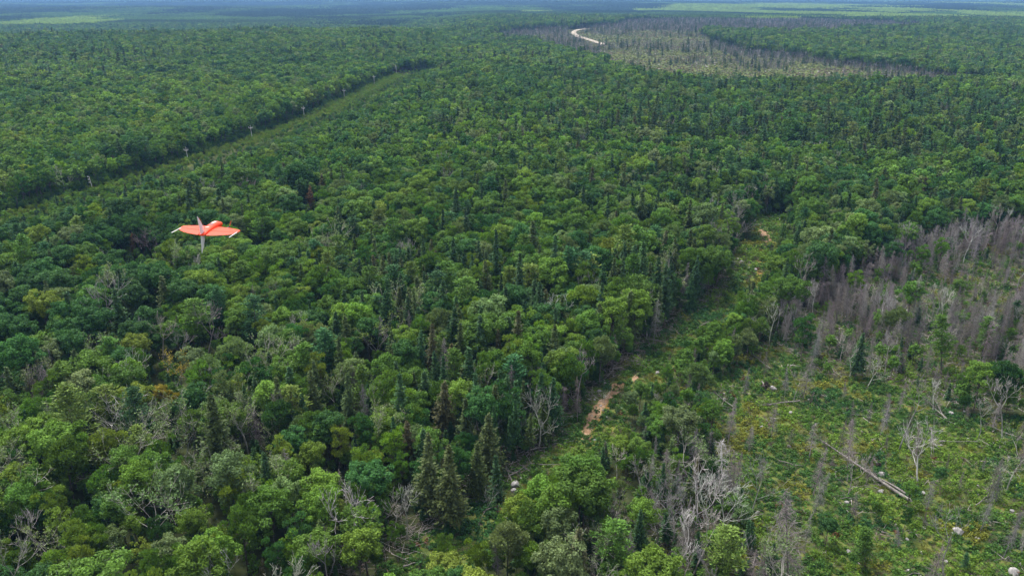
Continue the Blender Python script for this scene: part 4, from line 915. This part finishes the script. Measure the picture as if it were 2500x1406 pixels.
# low scrub of the far clearing
fx, fy = grid(4.2, 850, 2600); fz = zones(fx, fy); k = (fz['fclear'] & ~fz['fdead'] & (rng.random(len(fx)) < .55)) | (fz['fdead'] & (rng.random(len(fx)) < .3)); fx, fy = fx[k], fy[k]; n = len(fx)
q_ = fbm(fx, fy, 60, 121)
col = np.where((q_ > .42)[:, None], np.array([.105, .122, .050]), np.array([.135, .112, .085])); col = np.where((rng.random(n) < .20)[:, None], np.array([.17, .14, .14]), col); col = np.where((rng.random(n) < .06)[:, None], np.array([.03, .06, .02]), col)
SCRUB = [coarse(shrub(1.6, 1.2, 40, .42), .9), coarse(shrub(1.8, .9, 40, .40), .9)]
stuff('far_scrub', SCRUB, [LEAF], dict(loc=np.stack([fx, fy, height(fx, fy) - .1], 1), pid=rng.integers(0, 2, n), scl=np.tile(rng.uniform(.6, 1.3, (n, 1)), (1, 3)), turn=np.stack([0 * fx, 0 * fx, rng.random(n) * 6.28], 1), tint=col * rng.uniform(.75, 1.25, (n, 1))))
# ------------------------------------------------------------------ boulders
def boulder_mesh(seed):
    r_ = np.random.default_rng(seed); bm = bmesh.new(); bmesh.ops.create_icosphere(bm, subdivisions=3, radius=1)
    dirs = r_.normal(size=(9, 3)); dirs /= np.linalg.norm(dirs, axis=1, keepdims=True); cut = r_.uniform(.55, .92, 9); st = np.array([1.0, r_.uniform(.65, .95), r_.uniform(.5, .8)])
    for v in bm.verts:
        p_ = np.array(v.co); f = 1.0
        for d_, c_ in zip(dirs, cut):
            k_ = p_ @ d_
            if k_ > c_: p_ = p_ - d_ * (k_ - c_) * .85
        p_ = p_ * (1 + .05 * math.sin(p_[0] * 5 + seed) * math.cos(p_[1] * 6)) * st; v.co = p_
    me = bpy.data.meshes.new('boulder'); bm.to_mesh(me); bm.free(); me.materials.append(STONE); return me
BM = [boulder_mesh(k) for k in range(6)]
BOULD = [(1258, 1186, .95, 'largest pale boulder beside the grassy track, with a smaller one in front'), (1256, 1200, .7, 'pale boulder just in front of the largest trackside boulder'), (1233, 1268, .55, 'white boulder half hidden behind the vivid bright green crowns'), (1219, 1273, .5, 'small white boulder left of the half-hidden white boulder'),
 (1390, 1158, .5, 'white boulder in the grass at the right of the rusty track'), (1325, 1175, .45, 'white stone on the rusty part of the track'), (1348, 1180, .3, 'small reddish-white stone on the rusty track'), (1435, 977, .55, 'white boulder of the pair left of the sandy track'), (1442, 976, .4, 'smaller white boulder touching the pair left of the sandy track'),
 (1396, 1019, .4, 'white boulder among bushes left of the sandy track'), (1463, 955, .45, 'pale boulder at the upper left edge of the sandy track'), (1477, 937, .45, 'grey boulder beside the pile at the head of the sandy track'), (1452, 1075, .35, 'white stone on grass at the foot of the sandy track'), (1604, 911, .6, 'pale boulder right of the small sandy patch'), (1886, 950, .95, 'big white boulder beside the upturned root plate'),
 (2154, 1160, .8, 'round pale boulder next to the long fallen trunk'), (2222, 1222, .5, 'pale stone at the butt of the long fallen trunk'), (2210, 1208, .4, 'small pale stone behind the butt of the fallen trunk'), (2321, 1010, .6, 'pale boulder right of the forked fallen tree'), (1930, 1008, .45, 'grey stone in the grass in front of the grey fallen log'), (2338, 1300, .9, 'wide grey boulder behind the lone pale tree'), (2475, 1400, 1.0, 'large grey-white boulder at the corner of the clearcut'),
 (1810, 640, .7, 'white boulder on the bright grass of the upper track'), (1802, 634, .55, 'white boulder touching the left side of the upper track pair'), (1845, 660, .7, 'pale boulder on the right side of the upper track'), (1828, 655, .4, 'small white stone between the upper track boulders'), (1905, 537, .6, 'white boulder beyond the orange sandy end of the track'), (2170, 660, .8, 'white boulder at the front of the gaunt dead spruce'), (2178, 672, .9, 'grey slab beside the white boulder in the dead wood'), (2215, 760, .6, 'pale stone under the mauve dead trees'), (2180, 762, .4, 'small pale stone left of the stone under the mauve trees')]
items = []
for k in range(16):
    items.append((1745 + rng.normal() * 22, 985 + rng.normal() * 14, rng.uniform(.25, .55)))
for k in range(14): items.append((1840 + rng.normal() * 14, 545 + rng.normal() * 8, rng.uniform(.25, .5)))
for k in range(12): items.append((1820 + rng.normal() * 20, 650 + rng.normal() * 22, rng.uniform(.2, .4)))
for k in range(26): items.append((rng.uniform(2050, 2500), rng.uniform(1120, 1400), rng.uniform(.2, .5)))
for k in range(18): items.append((rng.uniform(1850, 2480), rng.uniform(940, 1120), rng.uniform(.18, .4)))
for k in range(16): items.append((1300 + rng.normal() * 40, 1200 + rng.normal() * 30, rng.uniform(.15, .35)))
for k in range(12): items.append((1460 + rng.normal() * 30, 1000 + rng.normal() * 40, rng.uniform(.15, .35)))
def bsize(s): return 'large' if s > .42 else ('small' if s > .28 else 'tiny')
labs = make_labels([('boulder', bsize(s) + ' pale grey', px, py) for px, py, s in items])
proto = None; n_b = 0
for (px, py, s, lb) in BOULD + [(a, b, c, l) for (a, b, c), l in zip(items, labs)]:
    x, y, h0 = (float(c) for c in ground(px, py))
    if proto is None: o = link('boulder', BM[0]); proto = o
    else: o = proto.copy(); o.data = BM[rng.integers(0, 6)]; COL.objects.link(o)
    f = 1.25
    o.location = (x, y, h0 + s * .28); o.scale = (s * f, s * f, s * f); o.rotation_euler = (rng.normal() * .15, rng.normal() * .15, rng.random() * 6.28)
    tag(o, lb, 'boulder', 'pale boulders')
# far stones of the distant clearing
q_ = Q(); oct_ = np.array([[1, 0, 0], [0, 1, 0], [-1, 0, 0], [0, -1, 0], [.6, .1, .7], [-.1, .6, .75], [-.6, -.1, .65], [.1, -.6, .7]], float)
q_.add(oct_, [[0, 1, 5, 4], [1, 2, 6, 5], [2, 3, 7, 6], [3, 0, 4, 7], [4, 5, 6, 7]], np.zeros(8), 0)
cl = [(1480, 80, 30, 5, 60), (1740, 155, 26, 6, 40), (1620, 70, 60, 8, 20), (1560, 145, 60, 10, 30), (1760, 140, 260, 22, 60), (2130, 190, 120, 9, 30), (1960, 172, 60, 8, 16)]
fx, fy = np.concatenate([np.array([a + rng.normal(size=n_) * sa, b + rng.normal(size=n_) * sb]) for a, b, sa, sb, n_ in cl], 1); fx, fy, fz_ = ground(fx, np.maximum(fy, 66)); n = len(fx)
stuff('far_stones', [q_], [STONE], dict(loc=np.stack([fx, fy, fz_], 1), pid=np.zeros(n, int), scl=np.tile(rng.uniform(.5, 1.5, (n, 1)), (1, 3)), turn=np.stack([0 * fx, 0 * fx, rng.random(n) * 6.28], 1), tint=np.ones((n, 3))))
# ------------------------------------------------------------------ fallen logs
LOGS = [((2218, 1228), (2000, 1080), .36, 1, 'long grey fallen trunk lying across the clearcut'), ((2210, 1212), (2110, 1150), .26, 0, 'shorter grey trunk lying against the butt of the long one'), ((2312, 1030), (2262, 985), .20, 1, 'pale forked fallen tree on the clearcut'), ((2306, 1028), (2276, 972), .14, 1, 'thin pale fallen stem beside the forked fallen tree'),
 ((1952, 984), (1850, 995), .22, 1, 'grey fallen log with bare branches near the root plate'), ((1376, 955), (1412, 1000), .2, 0, 'grey log leaning in brush left of the sandy track'), ((1585, 833), (1625, 840), .24, 0, 'grey log lying at the forest edge by the upper track'), ((1672, 1000), (1708, 972), .2, 0, 'dark grey log pointing at the boulder heap'), ((1294, 1104), (1340, 1096), .22, 0, 'thick grey log at the edge of the brush heap'),
 ((1228, 1150), (1262, 1164), .2, 0, 'pale log in the brush at the forest edge'), ((1240, 1170), (1290, 1140), .16, 0, 'thin grey log crossing the brush at the forest edge'), ((1250, 1180), (1232, 1140), .15, 0, 'short log lying along the forest edge'), ((1262, 1135), (1300, 1160), .14, 0, 'slim log in front of the bare stems'), ((2290, 1082), (2395, 1084), .12, 0, 'thin pale log lying level on the clearcut'), ((1500, 905), (1475, 930), .14, 0, 'grey stick log above the boulders of the sandy track'),
 ((1460, 925), (1500, 915), .13, 0, 'slim grey log at the head of the sandy track'), ((1640, 1395), (1700, 1380), .16, 0, 'grey log under the dead trees at the bottom'), ((1560, 1380), (1600, 1400), .14, 0, 'short grey log under the dead trees'), ((1730, 1345), (1800, 1330), .14, 0, 'grey log at the lower clearing edge'), ((1180, 1255), (1215, 1240), .14, 0, 'grey log beside the lean dark spruce'), ((1790, 1000), (1740, 960), .14, 1, 'bare branch lying over the boulder heap'),
 ((985, 1390), (1020, 1380), .2, 0, 'grey log in brush at the bottom edge'), ((1900, 1130), (1960, 1145), .12, 0, 'thin log half sunk in green brush'), ((2380, 1240), (2420, 1210), .12, 0, 'thin log among the stones of the clearcut'), ((1880, 905), (1835, 870), .15, 1, 'leaning bare branch above the root plate'), ((1730, 790), (1700, 806), .16, 0, 'grey log by the grass of the upper track')]
for (bx, by), (tx, ty), r0, br, lb in LOGS:
    a = np.array([float(c) for c in ground(bx, by)]); b = np.array([float(c) for c in ground(tx, ty)]); L = np.linalg.norm(b - a); d_ = (b - a) / L
    if L > 34: b = a + d_ * 34; L = 34
    q_ = Q(); n_ = 9; tt = np.linspace(0, 1, n_ + 1); side = np.array([-d_[1], d_[0], 0])
    pts = np.stack([tt * L, .12 * np.sin(tt * 5 + bx) * tt * 2, r0 * .55 + .62 + .06 * np.sin(tt * 9 + by)], 1); rr = r0 * (1 - .72 * tt)
    q_.tubes(pts[:-1], pts[1:], rr[:-1], rr[1:], sides=8); nb = int(L * (2.2 if br else .7)); s_ = rng.uniform(.25 if br else .3, 1, nb)
    pb = np.stack([s_ * L, 0 * s_, np.full(nb, r0 * .5 + .62)], 1); e = pb + np.stack([rng.uniform(.3, 1.6, nb), rng.normal(size=nb) * .9, np.abs(rng.normal(size=nb)) * .7], 1) * (1.3 if br else .7)
    root = empty('fallen_log', tuple(a)); root.rotation_euler = (0, -math.atan2(d_[2], math.hypot(d_[0], d_[1])), math.atan2(d_[1], d_[0]))
    o = link('trunk', qmesh('fallen_trunk', q_, [DEADWOOD]), root)
    if nb > 1:
        q2 = Q(); q2.tubes(pb, e, r0 * .18, .02, sides=3); m3 = nb * 3; j = rng.integers(0, nb, m3); st_ = pb[j] + (e[j] - pb[j]) * rng.uniform(.4, 1, m3)[:, None]
        q2.tubes(st_, st_ + rng.normal(size=(m3, 3)) * .45 + np.array([.3, 0, .1]), .022, .012); o = link('branches', qmesh('fallen_branches', q2, [DEADWOOD]), root)
    tag(root, lb, 'log', 'fallen logs')
# loose dead sticks lying along the forest edge and under the dead trees
dx, dy = grid(1.5, 90, 300); dz_ = zones(dx, dy); k = (((dz_['td'] < 17) & (dz_['td'] > 4) & (dz_['ts'] < 0) & (rng.random(len(dx)) < .55)) | (dz_['mixed'] & (rng.random(len(dx)) < .35)) | (dz_['dead'] & (rng.random(len(dx)) < .2)) | (dz_['clear'] & (rng.random(len(dx)) < .035))) ; dx, dy = dx[k], dy[k]; n = len(dx)
DEB = []
for _ in range(4):
    q_ = Q(); m_ = 7; c_ = np.column_stack([rng.normal(size=(m_, 2)) * .7, rng.uniform(.1, .6, m_)]); e_ = c_ + np.column_stack([rng.normal(size=(m_, 2)) * 1.5, rng.normal(size=m_) * .25]); q_.tubes(c_, e_, rng.uniform(.03, .08, m_), .02); DEB.append(q_)
stuff('deadfall', DEB, [TWIG], dict(loc=np.stack([dx, dy, height(dx, dy)], 1), pid=rng.integers(0, 4, n), scl=np.tile(rng.uniform(.6, 1.5, (n, 1)), (1, 3)), turn=np.stack([0 * dx, 0 * dx, rng.random(n) * 6.28], 1), tint=np.where(rng.random((n, 1)) < .7, np.array([[.26, .23, .22]]), np.array([[.15, .115, .10]])) * rng.uniform(.8, 1.3, (n, 1))))
# ------------------------------------------------------------------ upturned root plates
for px, py, s, lb in ((1868, 952, 1.25, 'dark upturned root plate beside the big white boulder'), (2108, 1062, .55, 'small dark stump with torn roots on the clearcut'), (2145, 1140, .6, 'dark torn stump beside the long fallen trunk'), (2070, 1004, .5, 'low dark stump in the green clearcut')):
    x, y, h0 = (float(c) for c in ground(px, py)); root = empty('root_plate', (x, y, h0)); root['label'] = lb; root['category'] = 'root plate'; root['group'] = 'upturned root plates'
    q_ = Q(); m_ = 46; a = rng.random(m_) * 6.28; L_r = rng.uniform(.5, 1.3, m_); c0 = np.column_stack([np.cos(a) * .15, rng.normal(size=m_) * .15, 1.1 + np.sin(a) * .15]) * s
    e_ = np.column_stack([np.cos(a) * L_r, rng.normal(size=m_) * .3, 1.1 + np.sin(a) * L_r]) * s; e_[:, 2] = np.maximum(e_[:, 2], .02); q_.tubes(c0, e_, .16 * s, .03 * s, sides=4); link('roots', qmesh('roots', q_, [DARKWOOD]), root)
    q_ = Q(); q_.tubes([[0, 0, 1.1 * s], [0, 1.2 * s, .8 * s]], [[0, 1.2 * s, .8 * s], [.2 * s, 3.2 * s, .45 * s]], [.32 * s, .24 * s], [.24 * s, .15 * s], sides=7); link('trunk', qmesh('root_trunk', q_, [DEADWOOD]), root)
# ------------------------------------------------------------------ utility poles
CERAM = plain('insulator_porcelain', (.55, .56, .58), .25)
plab = ['nearest utility pole, leaning, with insulators stacked on one side', 'utility pole with crossarm standing second from the nearest', 'middle-distance utility pole with crossarm at the third span', 'utility pole with crossarm above the bright green corridor', 'utility pole with crossarm where the corridor narrows', 'far utility pole beside the dark corridor trees', 'farthest utility pole at the end of the corridor']
for k, ((px, py, ty), lb) in enumerate(zip(POLE_PX, plab)):
    x, y, h0 = (float(c) for c in ground(px, py)); zz = np.linspace(2, 20, 181); _, yy, _ = project(x, y, h0 + zz); ht = float(zz[np.argmin(np.abs(yy - ty))])
    root = empty('utility_pole', (x, y, h0)); tag(root, lb, 'utility pole', 'utility poles along the cut corridor')
    root.rotation_euler = (0, -.10 if k == 0 else (-.04 if k < 3 else .0), 0)
    th = .17 + .05 * k / 6
    q_ = Q(); q_.tubes([[0, 0, -.6]], [[0, 0, ht]], [th], [th * .75], sides=8); link('pole', qmesh('pole', q_, [POLEWOOD]), root)
    if k in (0, 6):
        for z_ in (ht - .15, ht - 1.6, ht - 3.2):
            q_ = Q(); q_.tubes([[0, 0, z_]], [[-.95, 0, z_ + .08]], [.10], [.10], sides=6); b_ = link('bracket', qmesh('bracket', q_, [POLEWOOD]), root)
            q_ = Q(); q_.tubes([[-.8, 0, z_ - .1], [-.8, 0, z_ + .25]], [[-.8, 0, z_ + .25], [-.8, 0, z_ + .4]], [.17, .22], [.22, .1], sides=8); link('insulator', qmesh('insulator', q_, [CERAM]), b_)
    else:
        z_ = ht - 2.0; q_ = Q(); q_.tubes([[-1.35, -.2, z_]], [[1.35, -.2, z_]], [.13], [.13], sides=4); arm = link('crossarm', qmesh('crossarm', q_, [POLEWOOD]), root)
        for u_ in (-1.25, 1.25):
            q_ = Q(); q_.tubes([[u_, -.2, z_], [u_, -.2, z_ + .5]], [[u_, -.2, z_ + .5], [u_, -.2, z_ + .95]], [.13, .19], [.19, .1], sides=8); link('insulator', qmesh('insulator', q_, [CERAM]), arm)
        q_ = Q(); q_.tubes([[-.8, -.2, z_], [.8, -.2, z_]], [[0, -.2, z_ - .8], [0, -.2, z_ - .8]], .05, .05); link('brace', qmesh('brace', q_, [POLEWOOD]), root)
# ------------------------------------------------------------------ the aircraft: a tail-sitting flying wing seen from behind
ORANGE = plain('signal_orange_foam', (.72, .046, .010), .55, .25, var=.05); WHITE = plain('white_plastic', (.62, .62, .66), .4, .4, var=.04); ROD = plain('white_rod', (.75, .76, .76), .4, .4, var=.03); BLACK = plain('black_plastic', (.02, .02, .025), .4, .4); PROP = plain('orange_brown_blade', (.20, .075, .03), .45, .4); PINK = plain('pale_highlight_marking', (.80, .42, .38), .5, .4)
plane = empty('aircraft'); tag(plane, 'red-orange flying wing aircraft with white fins flying above the forest', 'aircraft')
def strips(name, rows, material, parent, smooth_=True, close=True, caps=True):
    """rows of equal length -> one closed skin"""
    n_, m_ = len(rows), len(rows[0]); bm = bmesh.new(); vv = [[bm.verts.new(p_) for p_ in r_] for r_ in rows]
    for a in range(n_ - 1):
        for b in range(m_ if close else m_ - 1): bm.faces.new((vv[a][b], vv[a][(b + 1) % m_], vv[a + 1][(b + 1) % m_], vv[a + 1][b]))
    if caps: bm.faces.new(vv[0][::-1]); bm.faces.new(vv[-1])
    bmesh.ops.recalc_face_normals(bm, faces=bm.faces[:])
    me = bpy.data.meshes.new(name); bm.to_mesh(me); bm.free(); me.materials.append(material)
    if smooth_: me.polygons.foreach_set('use_smooth', np.ones(len(me.polygons), bool)); me.set_sharp_from_angle(angle=R(40))
    return link(name, me, parent)
LEX = [(0, .470), (.15, .462), (.30, .442), (.45, .405), (.52, .378), (.548, .355)]; TEX = [(0, .0), (.12, .006), (.25, .030), (.37, .068), (.46, .115), (.52, .165), (.548, .215)]
LEf = lambda X: np.interp(abs(X), *zip(*LEX)); TEf = lambda X: np.interp(abs(X), *zip(*TEX))
def airfoil(X, c0, c1, n_=9, th=.052):
    le, te = LEf(X), TEf(X); ch = le - te; s_ = c0 + (c1 - c0) * (1 - np.cos(np.linspace(0, math.pi, n_))) / 2
    t_ = th * (1 - .45 * (abs(X) / .548) ** 2) * ch / .475 * 5 * (.2969 * np.sqrt(s_) - .126 * s_ - .3516 * s_ ** 2 + .2843 * s_ ** 3 - .1015 * s_ ** 4) * 1.9
    dih = .015 * (abs(X) / .548)
    up = [(X, le - c * ch, dih + tt * .75) for c, tt in zip(s_, t_)]; dn = [(X, le - c * ch, dih - tt * .45) for c, tt in zip(s_, t_)]
    return up + dn[::-1][(0 if c1 < 1 else 1):(len(dn) if c0 > 0 else -1)]
hinge = .60
xs = np.concatenate([-np.linspace(.548, .0, 18), np.linspace(.0, .548, 18)[1:]])
strips('wing', [airfoil(X, 0, hinge) for X in xs], ORANGE, plane)
for sg in (-1, 1):
    strips('elevon', [airfoil(X * sg, hinge + .022, 1) for X in np.linspace(.075, .545, 14)], ORANGE, plane)
FUS = [(-.005, .055, .004, .012), (.05, .060, .010, .022), (.15, .072, .020, .038), (.28, .082, .030, .050), (.40, .086, .034, .058), (.50, .086, .034, .058), (.57, .083, .030, .052), (.615, .070, .022, .040), (.632, .045, .016, .022)]
def sect(Y, hw, zc, hh): return [(hw * math.copysign(abs(math.cos(a)) ** .75, math.cos(a)), Y, zc + hh * math.copysign(abs(math.sin(a)) ** .75, math.sin(a))) for a in np.arange(20) * 2 * math.pi / 20]
fus = strips('fuselage', [sect(*f) for f in FUS], ORANGE, plane)
def slab(name, pts, th, axis, material, parent):
    """a flat plate with bevelled rim"""
    bm = bmesh.new(); ax = Vector(axis); vs = [bm.verts.new(Vector(p_) - ax * th / 2) for p_ in pts]; f = bm.faces.new(vs); r_ = bmesh.ops.extrude_face_region(bm, geom=[f])
    bmesh.ops.translate(bm, verts=[v for v in r_['geom'] if isinstance(v, bmesh.types.BMVert)], vec=ax * th); bmesh.ops.recalc_face_normals(bm, faces=bm.faces[:])
    me = bpy.data.meshes.new(name); bm.to_mesh(me); bm.free(); me.materials.append(material); return link(name, me, parent)
slab('hatch', [(-.035, .33, .085), (.035, .33, .085), (.038, .385, .093), (-.038, .385, .093)], .003, (0, -.16, .98), BLACK, fus)
slab('nose_highlight', [(-.05, .42, .091), (.01, .42, .094), (.01, .55, .089), (-.05, .55, .085)], .003, (0, .05, 1), PINK, fus)  # pink highlight on the nose top, painted as a thin plate
slab('tail_marking', [(-.055, .235, .068), (.015, .235, .074), (.015, .262, .078), (-.05, .262, .072)], .003, (0, -.2, .98), PINK, fus)
for sg, z0, z1 in ((1, .015, .355), (-1, -.012, -.31)):
    o = strips('fin', [[(-.009 * (1 - q_), y0, z_), (0, y0 + (y1 - y0) * .5, z_), (0, y1, z_), (.009 * (1 - q_) + .002, y0 + (y1 - y0) * .5, z_), (.009 * (1 - q_), y0, z_)][:4] for q_, (y0, y1, z_) in zip((0, .35, .7, .96), ((-.012, .12, z0), (-.03, .085, z0 + (z1 - z0) * .35), (-.048, .025, z0 + (z1 - z0) * .7), (-.062, -.045, z1)))], WHITE, plane, smooth_=False)
for sg in (-1, 1):
    q_ = Q(); q_.tubes([[sg * .535, .26, .016]], [[sg * .540, -.040, .016]], [.0072], [.0072], sides=8); link('landing_rod', qmesh('landing_rod', q_, [ROD]), plane)
    pod = strips('motor_pod', [[(sg * .258 + r_ * math.cos(a), Y, .012 + r_ * math.sin(a)) for a in np.arange(10) * .628] for Y, r_ in ((.40, .010), (.44, .018), (.49, .018), (.505, .008))], BLACK, plane)
    for k in (0, 1):
        rows = []
        for r_ in np.linspace(.012, .135, 7):
            tw = R(50) - R(38) * r_ / .135; wd_ = .016 * (1 - (r_ / .15) ** 3) + .004; an = R(68 if sg > 0 else 112) + k * math.pi
            er = np.array([math.cos(an), 0, math.sin(an)]); et = np.array([-math.sin(an), 0, math.cos(an)])
            cd = et * math.cos(tw) + np.array([0, 1, 0]) * math.sin(tw); nn_ = et * -math.sin(tw) + np.array([0, 1, 0]) * math.cos(tw); c_ = np.array([sg * .258, .50, .012]) + er * r_
            rows.append([tuple(c_ - cd * wd_), tuple(c_ + nn_ * .0022), tuple(c_ + cd * wd_), tuple(c_ - nn_ * .0022)])
        strips('propeller_blade', rows, PROP, pod)
W_, B_, N_ = np.array([[.985, .1713, .0228], [-.0858, .3704, .9249], [.15, -.913, .3795]]).T      # span, body and fin directions as the camera sees them
cw = np.array([[1, 0, 0], [0, SP, CP], [0, CP, -SP]]).T            # camera right, up, forward as world columns
toworld = lambda v: cw @ np.array([v[0], v[1], -v[2]])
M = np.stack([toworld(W_), toworld(B_), toworld(N_)], 1); qm = Matrix(M.tolist()).normalized()
qm = qm.to_quaternion().to_matrix().to_4x4()
D = 13.9; pos = np.array([0, 0, CAMZ]) + np.array(ray(491.8, 574.5)).astype(float) * D
plane.matrix_world = Matrix.Translation(pos.tolist()) @ qm
# ------------------------------------------------------------------ haze: the air between the camera and the far hills
bm = bmesh.new(); bmesh.ops.create_cube(bm, size=1.0)
lo_, hi_ = float(gz.min()) - 1.0, 125.0
for v in bm.verts: v.co = (v.co.x * 31000, v.co.y * 31000, lo_ if v.co.z < 0 else hi_)
me = bpy.data.meshes.new('haze'); bm.to_mesh(me); bm.free()
m, t, out = mat('haze_air'); pv = t.nodes.new('ShaderNodeVolumePrincipled'); pv.inputs['Color'].default_value = (.22, .44, .84, 1); pv.inputs['Density'].default_value = 7e-5; pv.inputs['Anisotropy'].default_value = 0
t.links.new(pv.outputs[0], out.inputs['Volume']); me.materials.append(m); link('haze', me, kind='stuff')
